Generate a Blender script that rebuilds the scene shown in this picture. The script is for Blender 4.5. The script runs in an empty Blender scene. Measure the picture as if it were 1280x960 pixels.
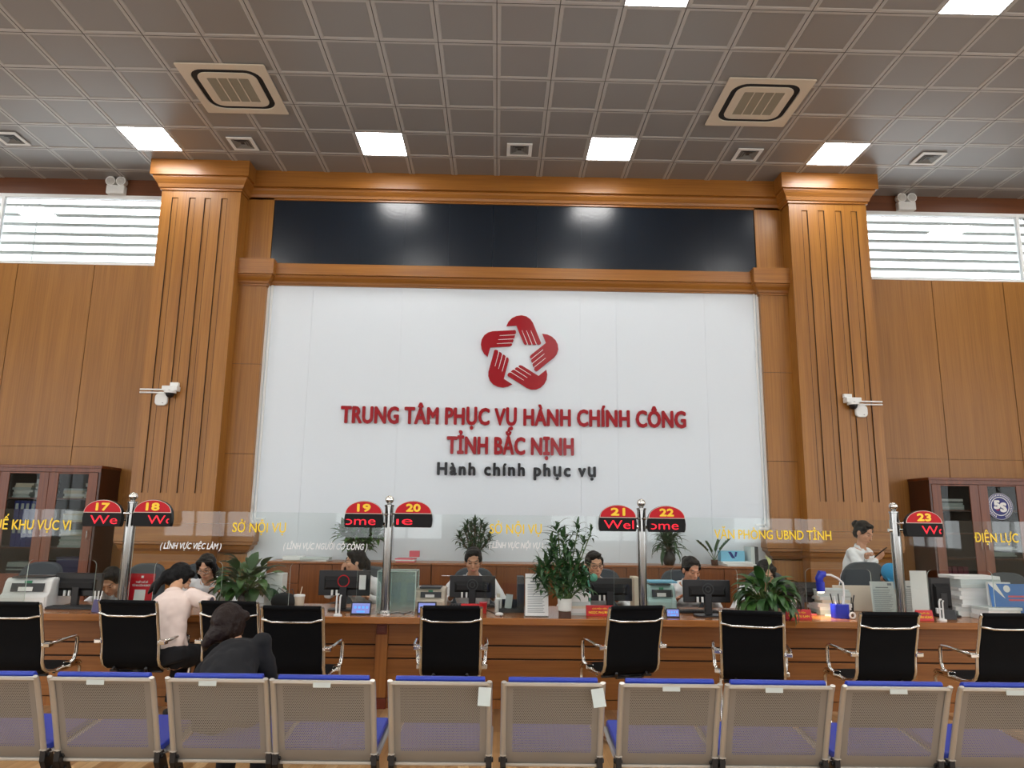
import bpy, math, random
import numpy as np
from mathutils import Vector, Matrix, Euler
PI = math.pi
R = math.radians
rnd = random.Random(7)
SC = bpy.context.scene
COL = SC.collection
V3 = Vector

# ------------------------------------------------------------------ camera model (pixel <-> place)
CAMH = 1.54
FPX, PITCH, YAW, ROLL = 908.2027, 0.184431737, 0.0183184708, 0.0127210101
def cam_axes():
    f = V3((math.sin(YAW) * math.cos(PITCH), math.cos(YAW) * math.cos(PITCH), math.sin(PITCH)))
    rt = V3((math.cos(YAW), -math.sin(YAW), 0))
    up = rt.cross(f)
    c, s = math.cos(ROLL), math.sin(ROLL)
    return c * rt + s * up, c * up - s * rt, f
RT, UP, FW = cam_axes()
def ray(x, y):
    return RT * ((x - 640) / FPX) + UP * ((480 - y) / FPX) + FW
def at(x, y, Y):            # the point at depth Y seen at pixel (x, y)
    d = ray(x, y); d = d * (Y / d.y)
    return V3((d.x, d.y, d.z + CAMH))
def onz(x, y, z):           # the point at height z seen at pixel (x, y)
    d = ray(x, y); d = d * ((z - CAMH) / d.z)
    return V3((d.x, d.y, z))

# ------------------------------------------------------------------ materials
def lin(c):
    c = c / 255.0
    return c / 12.92 if c <= 0.04045 else ((c + 0.055) / 1.055) ** 2.4
def s(r, g, b):
    return (lin(r), lin(g), lin(b), 1.0)
def newmat(name):
    m = bpy.data.materials.new(name); m.use_nodes = True
    nt = m.node_tree
    return m, nt, nt.nodes['Principled BSDF']
def mat(name, col, rough=0.5, metal=0.0, spec=0.5, coat=0.0, emit=None, estr=0.0, bump=None):
    m, nt, b = newmat(name)
    b.inputs['Base Color'].default_value = col
    b.inputs['Roughness'].default_value = rough
    b.inputs['Metallic'].default_value = metal
    b.inputs['Specular IOR Level'].default_value = spec
    b.inputs['Coat Weight'].default_value = coat
    if emit:
        b.inputs['Emission Color'].default_value = emit
        b.inputs['Emission Strength'].default_value = estr
    if bump:
        sc, st = bump
        tc = nt.nodes.new('ShaderNodeTexCoord'); n = nt.nodes.new('ShaderNodeTexNoise'); bp = nt.nodes.new('ShaderNodeBump')
        n.inputs['Scale'].default_value = sc; n.inputs['Detail'].default_value = 4
        bp.inputs['Strength'].default_value = st; bp.inputs['Distance'].default_value = 0.01
        nt.links.new(tc.outputs['Object'], n.inputs['Vector']); nt.links.new(n.outputs['Fac'], bp.inputs['Height'])
        nt.links.new(bp.outputs['Normal'], b.inputs['Normal'])
    return m
def wood(name, c1, c2, rough=0.38, scale=(9, 9, 0.5), coat=0.0, fine=60, c3=None):
    """veneer: fine streaks along the axis with the small scale"""
    m, nt, b = newmat(name)
    N, L = nt.nodes.new, nt.links.new
    tc = N('ShaderNodeTexCoord'); mp = N('ShaderNodeMapping'); mp.inputs['Scale'].default_value = scale
    L(tc.outputs['Object'], mp.inputs['Vector'])
    n1 = N('ShaderNodeTexNoise'); n1.inputs['Scale'].default_value = 1.0; n1.inputs['Detail'].default_value = 5; n1.inputs['Roughness'].default_value = 0.6
    L(mp.outputs['Vector'], n1.inputs['Vector'])
    mp2 = N('ShaderNodeMapping'); k = fine / max(scale); mp2.inputs['Scale'].default_value = tuple(v * k if v == max(scale) else v * 2.5 for v in scale)
    L(tc.outputs['Object'], mp2.inputs['Vector'])
    n2 = N('ShaderNodeTexNoise'); n2.inputs['Scale'].default_value = 1.0; n2.inputs['Detail'].default_value = 3
    L(mp2.outputs['Vector'], n2.inputs['Vector'])
    mx = N('ShaderNodeMath'); mx.operation = 'ADD'; L(n1.outputs['Fac'], mx.inputs[0]); L(n2.outputs['Fac'], mx.inputs[1])
    cr = N('ShaderNodeValToRGB')
    cr.color_ramp.elements[0].position = 0.72; cr.color_ramp.elements[0].color = c1
    cr.color_ramp.elements[1].position = 1.28; cr.color_ramp.elements[1].color = c2
    mh = N('ShaderNodeMath'); mh.operation = 'MULTIPLY'; mh.inputs[1].default_value = 0.5
    cr.color_ramp.elements[0].position = 0.36; cr.color_ramp.elements[1].position = 0.64
    L(mx.outputs[0], mh.inputs[0]); L(mh.outputs[0], cr.inputs['Fac'])
    L(cr.outputs['Color'], b.inputs['Base Color'])
    b.inputs['Roughness'].default_value = rough; b.inputs['Coat Weight'].default_value = coat
    return m

M = {}
M['wall_wood'] = wood('wall veneer', s(134, 88, 34), s(160, 109, 47), 0.42, (7, 7, 0.35))
M['pillar_wood'] = wood('pillar veneer', s(134, 86, 31), s(164, 111, 45), 0.36, (8, 8, 0.4))
M['trim_wood'] = wood('trim veneer', s(132, 82, 30), s(158, 104, 42), 0.33, (0.5, 8, 8))
M['dark_strip'] = wood('dark strip', s(92, 52, 28), s(112, 66, 36), 0.4, (0.5, 8, 8))
M['groove'] = mat('groove gap and flute shade', s(40, 22, 10), 0.8)  # dark panel joints, and the painted shade lines of the pillar flutes
M['counter_top'] = wood('counter top veneer', s(136, 82, 38), s(172, 112, 60), 0.22, (0.5, 9, 9), coat=0.2)
M['counter_front'] = wood('counter front veneer', s(134, 82, 34), s(160, 103, 48), 0.4, (0.6, 9, 9))
M['counter_post'] = wood('counter post veneer', s(140, 86, 38), s(166, 108, 52), 0.4, (9, 9, 0.6))
M['mahogany'] = wood('mahogany block', s(94, 36, 20), s(116, 48, 28), 0.35, (1, 8, 8))
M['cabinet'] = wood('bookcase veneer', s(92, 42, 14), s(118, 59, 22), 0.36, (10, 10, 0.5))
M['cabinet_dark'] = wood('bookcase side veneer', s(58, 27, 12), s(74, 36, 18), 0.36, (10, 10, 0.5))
M['cab_in'] = mat('cabinet interior', s(58, 40, 30), 0.7)
M['credenza'] = wood('credenza veneer', s(110, 62, 27), s(134, 80, 37), 0.38, (8, 8, 0.5))
M['white_wall'] = mat('white wall panel', s(216, 225, 232), 0.32)
M['white_trim'] = mat('white moulding', s(232, 236, 236), 0.35)
M['tile_rim'] = mat('ceiling tile rim', s(168, 167, 164), 0.34, 0.0, spec=0.7)
M['tile_mid'] = mat('perforated ceiling tile', s(132, 131, 129), 0.38, 0.0, spec=0.7)
M['tile_gap'] = mat('ceiling tile gap', s(90, 88, 84), 0.7)
M['plain_wall'] = mat('plain painted wall', s(205, 200, 188), 0.7)
M['chrome'] = mat('chrome', s(222, 220, 214), 0.12, 1.0)
M['post_steel'] = mat('post steel', s(150, 150, 148), 0.16, 1.0)
M['steel'] = mat('brushed steel', s(190, 188, 184), 0.22, 1.0)
M['bench_frame'] = mat('bench silver frame', s(190, 187, 180), 0.3, 0.6)
M['black_mesh'] = mat('black mesh sling', s(7, 8, 11), 0.8, spec=0.15, bump=(300, 0.15))
M['black_plastic'] = mat('black plastic', s(16, 16, 19), 0.35)
M['black_matte'] = mat('black matte', s(14, 14, 16), 0.7)
M['dark_gray'] = mat('dark grey plastic', s(48, 50, 52), 0.5)
M['gray_fabric'] = mat('grey chair fabric', s(66, 72, 76), 0.9, bump=(200, 0.2))
M['louver_mid'] = mat('vent louvre grey', s(120, 122, 120), 0.5)
M['board'] = mat('tan cushion board', s(76, 72, 64), 0.8)
M['blue_pad'] = mat('blue vinyl', s(40, 62, 168), 0.42)
M['white_plastic'] = mat('white plastic', s(226, 228, 226), 0.4)
M['ivory'] = mat('ivory plastic', s(206, 196, 178), 0.45)
M['teal_plastic'] = mat('pale teal plastic', s(176, 206, 202), 0.4)
M['paper'] = mat('paper', s(228, 230, 228), 0.8)
M['paper_b'] = mat('grey paper', s(196, 206, 204), 0.8)
M['paper_c'] = mat('cream paper', s(222, 212, 192), 0.8)
M['ink'] = mat('grey print', s(120, 128, 132), 0.8)
M['ink_dark'] = mat('dark print', s(40, 42, 46), 0.8)
M['red_acrylic'] = mat('red acrylic letters', s(150, 6, 24), 0.2, spec=0.4)
M['black_acrylic'] = mat('black acrylic letters', s(10, 14, 20), 0.25, spec=0.3)
M['red_sign'] = mat('red sign', s(190, 14, 30), 0.4, spec=0.25)
M['name_red'] = mat('red name plate', s(196, 22, 30), 0.35)
M['gold'] = mat('yellow sign print', s(255, 210, 40), 0.4)
M['glass_yellow'] = mat('yellow vinyl letters', s(250, 214, 40), 0.45, emit=None)
M['glass_white'] = mat('white vinyl letters', s(244, 246, 246), 0.45)
M['led_text'] = mat('red led text', s(230, 20, 50), 0.5, emit=s(255, 16, 40), estr=0.5)
M['led_edge'] = mat('sign edge', s(215, 200, 190), 0.4)
M['led_black'] = mat('led face', s(5, 4, 5), 0.4, spec=0.2)
M['screen_blue'] = mat('tablet screen', s(90, 100, 160), 0.25, emit=s(130, 140, 205), estr=0.4)
M['screen_icon'] = mat('tablet icon', s(70, 140, 220), 0.3, emit=s(70, 140, 230), estr=0.5)
M['blue_plastic'] = mat('blue plastic', s(24, 40, 168), 0.35)
M['green_leaf'] = mat('dark green leaf', s(42, 78, 34), 0.42, bump=(40, 0.1))
M['green_leaf2'] = mat('mid green leaf', s(62, 100, 42), 0.42)
M['green_bam'] = mat('bamboo leaf', s(44, 76, 42), 0.45)
M['stem'] = mat('green stem', s(72, 96, 44), 0.6)
M['trunk'] = mat('woody trunk', s(96, 78, 54), 0.8)
M['spathe'] = mat('pale spathe', s(204, 214, 150), 0.5)
M['soil'] = mat('soil', s(50, 38, 28), 0.95)
M['pot_dark'] = mat('dark pot', s(30, 30, 28), 0.3)
M['pot_white'] = mat('white pot', s(216, 218, 214), 0.3)
M['pot_brown'] = mat('brown pot stand', s(72, 42, 24), 0.5)
M['hair_black'] = mat('black hair', s(9, 8, 9), 0.5, spec=0.2, bump=(90, 0.4))
M['hair_brown'] = mat('dark brown hair', s(32, 19, 15), 0.5, spec=0.25, bump=(90, 0.4))
M['shirt_white'] = mat('white shirt', s(228, 230, 232), 0.85)
M['shirt_pink'] = mat('pale pink shirt', s(232, 212, 202), 0.85)
M['top_black'] = mat('black top', s(14, 15, 20), 0.9)
M['trousers'] = mat('black trousers', s(20, 20, 24), 0.9)
M['shoe'] = mat('dark shoe', s(26, 22, 22), 0.5)
M['cap_blue'] = mat('blue cap', s(40, 136, 186), 0.8)
M['mask_white'] = mat('white face mask', s(226, 228, 228), 0.9)
M['phone'] = mat('phone black', s(18, 16, 18), 0.25)
M['badge'] = mat('dark sleeve patch', s(60, 52, 66), 0.8)
M['pink_paper'] = mat('red and pink paper', s(208, 96, 108), 0.7)
M['green_toy'] = mat('mint green plastic', s(96, 176, 150), 0.4)
M['book_blue'] = mat('blue binder', s(30, 52, 140), 0.6)
M['book_violet'] = mat('violet folder', s(92, 88, 128), 0.6)
M['book_pink'] = mat('dark pink folder', s(130, 30, 60), 0.6)
M['tissue_blue'] = mat('light blue box', s(120, 186, 214), 0.6)
M['navy'] = mat('navy print', s(24, 36, 110), 0.5)
M['lamp_white'] = mat('led panel', (1, 1, 1, 1), 0.5, emit=(1, 0.985, 0.96, 1), estr=13.0)
M['bulb'] = mat('lens', s(190, 190, 186), 0.15)
M['rubber'] = mat('rubber', s(24, 24, 24), 0.8)
M['skin_plain'] = mat('skin', s(205, 158, 128), 0.55)
M['brown_trim'] = mat('brown plastic', s(96, 62, 44), 0.5)

def glass_mat(name, tint, fac_gloss=1.0, ior=1.5):
    m, nt, b = newmat(name); nt.nodes.remove(b)
    N, L = nt.nodes.new, nt.links.new
    out = nt.nodes['Material Output']
    tr = N('ShaderNodeBsdfTransparent'); tr.inputs['Color'].default_value = tint
    gl = N('ShaderNodeBsdfGlossy'); gl.inputs['Roughness'].default_value = 0.0
    fr = N('ShaderNodeFresnel'); fr.inputs['IOR'].default_value = ior
    mu = N('ShaderNodeMath'); mu.operation = 'MULTIPLY'; mu.inputs[1].default_value = fac_gloss
    mx = N('ShaderNodeMixShader')
    L(fr.outputs[0], mu.inputs[0]); L(mu.outputs[0], mx.inputs[0]); L(tr.outputs[0], mx.inputs[1]); L(gl.outputs[0], mx.inputs[2])
    L(mx.outputs[0], out.inputs['Surface'])
    return m
M['glass'] = glass_mat('partition glass', (0.955, 0.975, 0.965, 1), 0.5)
M['glass_edge'] = mat('polished glass edge', s(206, 222, 214), 0.15)
M['cab_glass'] = glass_mat('cabinet glass', (0.74, 0.76, 0.75, 1), 0.22)
M['win_glass'] = glass_mat('window glass', (0.95, 0.97, 0.97, 1), 1.0)
M['acrylic'] = glass_mat('acrylic box', (0.90, 0.96, 0.945, 1), 1.0)
M['acrylic_milky'] = mat('milky acrylic', s(150, 190, 186), 0.2); M['acrylic_milky'].node_tree.nodes['Principled BSDF'].inputs['Alpha'].default_value = 0.28

def perforated():
    m, nt, b = newmat('perforated sheet')
    N, L = nt.nodes.new, nt.links.new
    out = nt.nodes['Material Output']
    b.inputs['Base Color'].default_value = s(150, 147, 142); b.inputs['Metallic'].default_value = 0.35; b.inputs['Roughness'].default_value = 0.42
    uv = N('ShaderNodeUVMap'); uv.uv_map = 'UVMap'
    sep = N('ShaderNodeSeparateXYZ'); L(uv.outputs['UV'], sep.inputs[0])
    P = 0.0098          # hole pitch, metres (uv is in metres)
    def math_(op, a, bb=None, c=None):
        n = N('ShaderNodeMath'); n.operation = op
        for i, v in enumerate((a, bb, c)):
            if v is None: continue
            if isinstance(v, (int, float)): n.inputs[i].default_value = v
            else: L(v, n.inputs[i])
        return n.outputs[0]
    def dots(ox, oy):
        u = math_('FRACT', math_('DIVIDE', math_('ADD', sep.outputs[0], ox + 10 * P), P))
        v = math_('FRACT', math_('DIVIDE', math_('ADD', sep.outputs[1], oy + 10 * P), P * 1.732))
        du = math_('SUBTRACT', u, 0.5); dv = math_('MULTIPLY', math_('SUBTRACT', v, 0.5), 1.732)
        d = math_('SQRT', math_('ADD', math_('MULTIPLY', du, du), math_('MULTIPLY', dv, dv)))
        return math_('LESS_THAN', d, 0.25)
    h = math_('MAXIMUM', dots(0, 0), dots(P / 2, P * 0.866))
    # plain border: uv.x in 0..w, uv.y in 0..h ; holes only inside
    inx = math_('MULTIPLY', math_('GREATER_THAN', sep.outputs[0], 0.045), math_('LESS_THAN', sep.outputs[0], 0.435))
    iny = math_('MULTIPLY', math_('GREATER_THAN', sep.outputs[1], 0.03), math_('LESS_THAN', sep.outputs[1], 0.375))
    h = math_('MULTIPLY', h, math_('MULTIPLY', inx, iny))
    tr = N('ShaderNodeBsdfTransparent'); mx = N('ShaderNodeMixShader')
    L(h, mx.inputs[0]); L(b.outputs[0], mx.inputs[1]); L(tr.outputs[0], mx.inputs[2]); L(mx.outputs[0], out.inputs['Surface'])
    return m
M['perf'] = perforated()

def floor_mat():
    m, nt, b = newmat('wood plank floor')
    N, L = nt.nodes.new, nt.links.new
    tc = N('ShaderNodeTexCoord'); mp = N('ShaderNodeMapping'); mp.inputs['Rotation'].default_value = (0, 0, R(90))
    L(tc.outputs['Object'], mp.inputs['Vector'])
    br = N('ShaderNodeTexBrick'); br.offset = 0.37
    br.inputs['Color1'].default_value = (0, 0, 0, 1); br.inputs['Color2'].default_value = (1, 1, 1, 1); br.inputs['Mortar'].default_value = (0.0, 0.0, 0.0, 1)
    br.inputs['Scale'].default_value = 1.0; br.inputs['Mortar Size'].default_value = 0.0015
    br.inputs['Brick Width'].default_value = 0.9; br.inputs['Row Height'].default_value = 0.075; br.inputs['Bias'].default_value = 0
    L(mp.outputs[0], br.inputs['Vector'])
    mp2 = N('ShaderNodeMapping'); mp2.inputs['Scale'].default_value = (26, 1.4, 1); L(tc.outputs['Object'], mp2.inputs['Vector'])
    nz = N('ShaderNodeTexNoise'); nz.inputs['Scale'].default_value = 1; nz.inputs['Detail'].default_value = 5; L(mp2.outputs[0], nz.inputs['Vector'])
    ad = N('ShaderNodeMixRGB'); ad.inputs[0].default_value = 0.5; L(br.outputs['Color'], ad.inputs[1]); L(nz.outputs['Fac'], ad.inputs[2])
    cr = N('ShaderNodeValToRGB'); e = cr.color_ramp.elements
    e[0].position = 0.15; e[0].color = s(126, 88, 54); e[1].position = 0.85; e[1].color = s(214, 180, 134)
    x = cr.color_ramp.elements.new(0.5); x.color = s(184, 144, 98)
    L(ad.outputs[0], cr.inputs[0]); L(cr.outputs[0], b.inputs['Base Color'])
    b.inputs['Roughness'].default_value = 0.3
    return m
M['floor'] = floor_mat()

def screen_mat():
    m, nt, b = newmat('led display wall')
    N, L = nt.nodes.new, nt.links.new
    tc = N('ShaderNodeTexCoord'); n = N('ShaderNodeTexNoise'); n.inputs['Scale'].default_value = 26; n.inputs['Detail'].default_value = 6
    L(tc.outputs['Object'], n.inputs['Vector'])
    bp = N('ShaderNodeBump'); bp.inputs['Strength'].default_value = 0.12; bp.inputs['Distance'].default_value = 0.01
    L(n.outputs['Fac'], bp.inputs['Height']); L(bp.outputs[0], b.inputs['Normal'])
    b.inputs['Base Color'].default_value = s(13, 23, 34); b.inputs['Roughness'].default_value = 0.24
    return m
M['led_wall'] = screen_mat()

def skin_mat():
    m, nt, b = newmat('skin and face')
    a = nt.nodes.new('ShaderNodeVertexColor'); a.layer_name = 'Col'
    nt.links.new(a.outputs['Color'], b.inputs['Base Color'])
    b.inputs['Roughness'].default_value = 0.5
    b.inputs['Subsurface Weight'].default_value = 0.0
    return m
M['skin'] = skin_mat()

# ------------------------------------------------------------------ mesh builder
class MB:
    def __init__(self):
        self.v = []; self.f = []; self.m = []; self.uv = None
    def add(self, vs, fs, mi=0):
        o = len(self.v)
        self.v += [tuple(p) for p in vs]
        for f in fs:
            self.f.append(tuple(i + o for i in f)); self.m.append(mi)
        return self
    def box(self, x0, x1, y0, y1, z0, z1, mi=0, rot=None, piv=None):
        vs = [V3((x, y, z)) for z in (z0, z1) for y in (y0, y1) for x in (x0, x1)]
        if rot is not None:
            c = V3(piv) if piv else V3(((x0 + x1) / 2, (y0 + y1) / 2, (z0 + z1) / 2))
            vs = [rot @ (p - c) + c for p in vs]
        return self.add(vs, [(0, 2, 3, 1), (4, 5, 7, 6), (0, 1, 5, 4), (2, 6, 7, 3), (0, 4, 6, 2), (1, 3, 7, 5)], mi)
    def rings(self, rs, mi=0, cap=True, closed=False):
        n = len(rs[0]); vs = [p for r in rs for p in r]; fs = []
        K = len(rs)
        for k in range(K if closed else K - 1):
            a, b = k * n, ((k + 1) % K) * n
            for i in range(n):
                j = (i + 1) % n
                fs.append((a + i, a + j, b + j, b + i))
        if cap and not closed:
            fs.append(tuple(range(n - 1, -1, -1))); fs.append(tuple((K - 1) * n + i for i in range(n)))
        return self.add(vs, fs, mi)
    def cyl(self, p0, p1, r0, r1=None, n=16, mi=0):
        p0, p1 = V3(p0), V3(p1); r1 = r0 if r1 is None else r1
        return self.tube([p0, p1], [r0, r1], n, mi)
    def tube(self, pts, r, n=8, mi=0, closed=False, up=None):
        """r: one radius, a list of radii, or (ra, rb) pairs with ra along the side axis"""
        pts = [V3(p) for p in pts]; K = len(pts)
        if not isinstance(r, (list, tuple)): r = [r] * K
        elif isinstance(r, tuple): r = [r] * K
        tang = []
        for i in range(K):
            a = pts[(i - 1) % K] if (closed or i > 0) else pts[i]
            b = pts[(i + 1) % K] if (closed or i < K - 1) else pts[i]
            t = (b - a); tang.append(t.normalized() if t.length > 1e-9 else V3((0, 0, 1)))
        ref = V3(up) if up is not None else (V3((0, 0, 1)) if abs(tang[0].z) < 0.9 else V3((0, 1, 0)))
        rs = []
        side = None
        for i in range(K):
            t = tang[i]
            if up is not None or side is None:
                sd = ref.cross(t)
                if sd.length < 1e-6: sd = V3((1, 0, 0))
                side = sd.normalized()
            else:
                side = (side - t * side.dot(t)).normalized()
            w = t.cross(side)
            ra, rb = r[i] if isinstance(r[i], (tuple, list)) else (r[i], r[i])
            rs.append([pts[i] + side * (ra * math.cos(2 * PI * k / n)) + w * (rb * math.sin(2 * PI * k / n)) for k in range(n)])
        return self.rings(rs, mi, closed=closed)
    def lathe(self, prof, c=(0, 0, 0), n=20, mi=0):
        c = V3(c)
        rs = [[c + V3((max(r, 1e-4) * math.cos(2 * PI * k / n), max(r, 1e-4) * math.sin(2 * PI * k / n), z)) for k in range(n)] for r, z in prof]
        return self.rings(rs, mi)
    def ell(self, c, r, rot=None, n=16, h=10, mi=0):
        c = V3(c); rs = []
        if not isinstance(r, (tuple, list)): r = (r, r, r)
        for j in range(h + 1):
            a = -PI / 2 + PI * j / h
            a = max(min(a, PI / 2 - 0.03), -PI / 2 + 0.03)
            ring = []
            for k in range(n):
                p = V3((r[0] * math.cos(a) * math.cos(2 * PI * k / n), r[1] * math.cos(a) * math.sin(2 * PI * k / n), r[2] * math.sin(a)))
                if rot is not None: p = rot @ p
                ring.append(c + p)
            rs.append(ring)
        return self.rings(rs, mi)
    def prism(self, poly, f, mi=0, mi_side=None):
        """poly: 2d outline; f(u, v, w) -> point, w = 0 front, 1 back"""
        n = len(poly)
        vs = [f(u, v, 0) for u, v in poly] + [f(u, v, 1) for u, v in poly]
        self.add(vs, [tuple(range(n)), tuple(range(2 * n - 1, n - 1, -1))], mi)
        o = len(self.v) - 2 * n
        for i in range(n):
            j = (i + 1) % n
            self.f.append((o + i, o + n + i, o + n + j, o + j)); self.m.append(mi if mi_side is None else mi_side)
        return self
    def mesh(self, name, mats, smooth=None):
        me = bpy.data.meshes.new(name)
        me.from_pydata(self.v, [], self.f); me.update()
        for mm in mats: me.materials.append(mm)
        me.polygons.foreach_set('material_index', self.m)
        fix_normals(me)
        if smooth is not None: shade(me, smooth)
        return me
def fix_normals(me):
    import bmesh
    bm = bmesh.new(); bm.from_mesh(me)
    bmesh.ops.recalc_face_normals(bm, faces=bm.faces); bm.to_mesh(me); bm.free()
def shade(me, ang):
    me.polygons.foreach_set('use_smooth', [True] * len(me.polygons))
    me.set_sharp_from_angle(angle=R(ang))

def mats_of(m):
    if not isinstance(m, (list, tuple)): m = [m]
    return [M[x] if isinstance(x, str) else x for x in m]
def link_mesh(name, me, parent=None, loc=None):
    o = bpy.data.objects.new(name, me); COL.objects.link(o)
    if parent is not None: o.parent = parent
    if loc is not None: o.location = loc
    return o
def part(name, mb, m, parent=None, smooth=None, bevel=0, seg=2, label=None, loc=None):
    me = mb.mesh(name, mats_of(m), smooth)
    o = link_mesh(name, me, parent, loc)
    if bevel:
        b = o.modifiers.new('edge', 'BEVEL'); b.width = bevel; b.segments = seg; b.limit_method = 'ANGLE'; b.angle_limit = R(40)
        b.harden_normals = False
    if label: o['label'] = label
    return o
def thing(name, label, cat, loc=(0, 0, 0), rz=0.0, group=None):
    o = bpy.data.objects.new(name, None); COL.objects.link(o)
    o.empty_display_size = 0.1; o.location = loc; o.rotation_euler = (0, 0, rz)
    o['label'] = label; o['category'] = cat
    if group: o['group'] = group
    return o
def tag(o, label, cat, group=None):
    o['label'] = label; o['category'] = cat
    if group: o['group'] = group
    return o
def struct(name, mb, m, smooth=None, bevel=0, parent=None):
    o = part(name, mb, m, parent, smooth, bevel)
    if parent is None: o['kind'] = 'structure'
    return o
def dup(root, loc, rz=None, label=None, group=None):
    r = root.copy(); COL.objects.link(r); r.location = loc
    if rz is not None: r.rotation_euler = (0, 0, rz)
    if label: r['label'] = label
    if group: r['group'] = group
    for ch in root.children:
        c = ch.copy(); COL.objects.link(c); c.parent = r
        for g in ch.children:
            d = g.copy(); COL.objects.link(d); d.parent = c
    return r

# ------------------------------------------------------------------ lettering
def text_geo(body, bold=0.0, shear=0.0, space=1.0, res=3):
    cu = bpy.data.curves.new('lettering', 'FONT'); cu.body = body; cu.size = 1.0
    cu.offset = bold; cu.shear = shear; cu.space_character = space; cu.resolution_u = res
    o = bpy.data.objects.new('lettering', cu); COL.objects.link(o)
    dg = bpy.context.evaluated_depsgraph_get(); dg.update()
    me = bpy.data.meshes.new_from_object(o.evaluated_get(dg))
    vs = [v.co.copy() for v in me.vertices]; fs = [tuple(p.vertices) for p in me.polygons]
    bpy.data.objects.remove(o); bpy.data.curves.remove(cu); bpy.data.meshes.remove(me)
    return vs, fs
_cap = {}
def lettering(mb, body, x0, x1, zb, cap, f, depth=0.0, bold=0.0, shear=0.0, space=1.0, mi=0, clip=None):
    """text fitted to x0..x1 with baseline zb and capital height cap; f(x, z, w) maps to space, w = 0 at the front face"""
    geo = min(bold, 0.0)
    if any(c in body for c in 'ỞỜỚỢ'): geo, bold = bold, 0.0     # letters with a horn thicken as outlines
    vs, fs = text_geo(body, geo, shear, space)
    if not vs: return
    if 'H' not in _cap:
        hv, _ = text_geo('H'); _cap['H'] = (min(v.y for v in hv), max(v.y for v in hv))
    c0, c1 = _cap['H']
    a, b = min(v.x for v in vs), max(v.x for v in vs)
    d = max(bold, 0.0) * cap / (c1 - c0)          # stroke thickening: the outline swept over a small disc
    P0 = [(x0 + d + (v.x - a) / (b - a) * (x1 - x0 - 2 * d), zb + d + (v.y - c0) / (c1 - c0) * (cap - 2 * d)) for v in vs]
    shifts = [(0.0, 0.0)] if d == 0 else [(0.0, 0.0)] + [(d * math.cos(k * PI / 4), d * math.sin(k * PI / 4)) for k in range(8)]
    n = len(P0)
    ed = {}
    for t in fs:
        for i in range(len(t)):
            e = (t[i], t[(i + 1) % len(t)]); kk = tuple(sorted(e)); ed.setdefault(kk, []).append(e)
    sides = [e[0] for e in ed.values() if len(e) == 1]
    for ks, (sx, sz) in enumerate(shifts):
        out = V3((0, -.00016 * ks, 0))
        P = [(x + sx, z + sz) for x, z in P0]
        F = fs
        if clip is not None:
            F = [t for t in fs if all(clip[0] <= P[i][0] <= clip[1] for i in t)]
        if depth <= 0:
            mb.add([f(x, z, 0) + out for x, z in P], F, mi); continue
        G = list(F) + [tuple(i + n for i in reversed(t)) for t in F] + [(a2, a2 + n, b2 + n, b2) for a2, b2 in sides]
        mb.add([f(x, z, 0) + out for x, z in P] + [f(x, z, 1) for x, z in P], G, mi)
def split_x(mb, gap):
    """the builder's faces as separate builders, one for every run of faces along x with no gap wider than this"""
    iv = sorted((min(mb.v[i][0] for i in f), max(mb.v[i][0] for i in f), k) for k, f in enumerate(mb.f))
    out, cur, hi = [], [], None
    for lo, h, k in iv:
        if hi is not None and lo - hi > gap: out.append(cur); cur = []; hi = None
        cur.append(k); hi = h if hi is None else max(hi, h)
    out.append(cur)
    res = []
    for ks in out:
        m = MB(); idx = {}
        for k in ks:
            for i in mb.f[k]:
                if i not in idx: idx[i] = len(m.v); m.v.append(mb.v[i])
        for k in ks: m.f.append(tuple(idx[i] for i in mb.f[k])); m.m.append(mb.m[k])
        res.append(m)
    return res

def rrect(w, h, r, n=5, cx=0, cy=0):
    out = []
    for sx, sy, a0 in ((1, 1, 0), (-1, 1, 90), (-1, -1, 180), (1, -1, 270)):
        for k in range(n + 1):
            a = R(a0 + 90 * k / n)
            out.append((cx + sx * (w / 2 - r) + r * math.cos(a), cy + sy * (h / 2 - r) + r * math.sin(a)))
    return out

# ================================================================== THE ROOM
CZ = 6.334                      # ceiling height
GX, GY, T = -0.0768, 6.0905, 0.6  # ceiling grid origin and pitch
XW, YB, YS = 10.2, -6.5, 10.0   # side walls, wall behind the camera, side panel plane
mb = MB().box(-XW, XW, YB, 10.3, -0.1, 0); struct('floor', mb, 'floor')

lights_at = []                  # (column, row) cells holding a light panel
for c in (-18, -13, -8, -3, 2, 7, 12):
    for r in (4, -1, -6, -11, -16):
        lights_at.append((c, r))
cut = set(lights_at)
mb = MB()
def ceil_tile(mb, x0, y0):
    g, rim, h = 0.004, 0.034, 0.012
    z = CZ
    def sq(i, zz): return [V3((x0 + i, y0 + i, zz)), V3((x0 + T - i, y0 + i, zz)), V3((x0 + T - i, y0 + T - i, zz)), V3((x0 + i, y0 + T - i, zz))]
    L = [sq(0, z + 0.012), sq(g, z + 0.010), sq(g, z), sq(rim, z), sq(rim + 0.010, z + 0.007)]
    vs = [p for l in L for p in l]; 
    for k in range(4):
        mi = (2, 2, 0, 0)[k]
        mb.add(L[k] + L[k + 1], [(i, (i + 1) % 4, 4 + (i + 1) % 4, 4 + i) for i in range(4)], mi)
    mb.add(L[4], [(0, 1, 2, 3)], 1)
for c in range(-17, 17):
    for r in range(-21, 7):
        if (c, r) in cut: continue
        ceil_tile(mb, GX + c * T, GY + r * T)
mb.box(-XW, XW, YB, 10.3, CZ + 0.06, CZ + 0.2, 1)
struct('ceiling', mb, ['tile_rim', 'tile_mid', 'tile_gap'])

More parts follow.
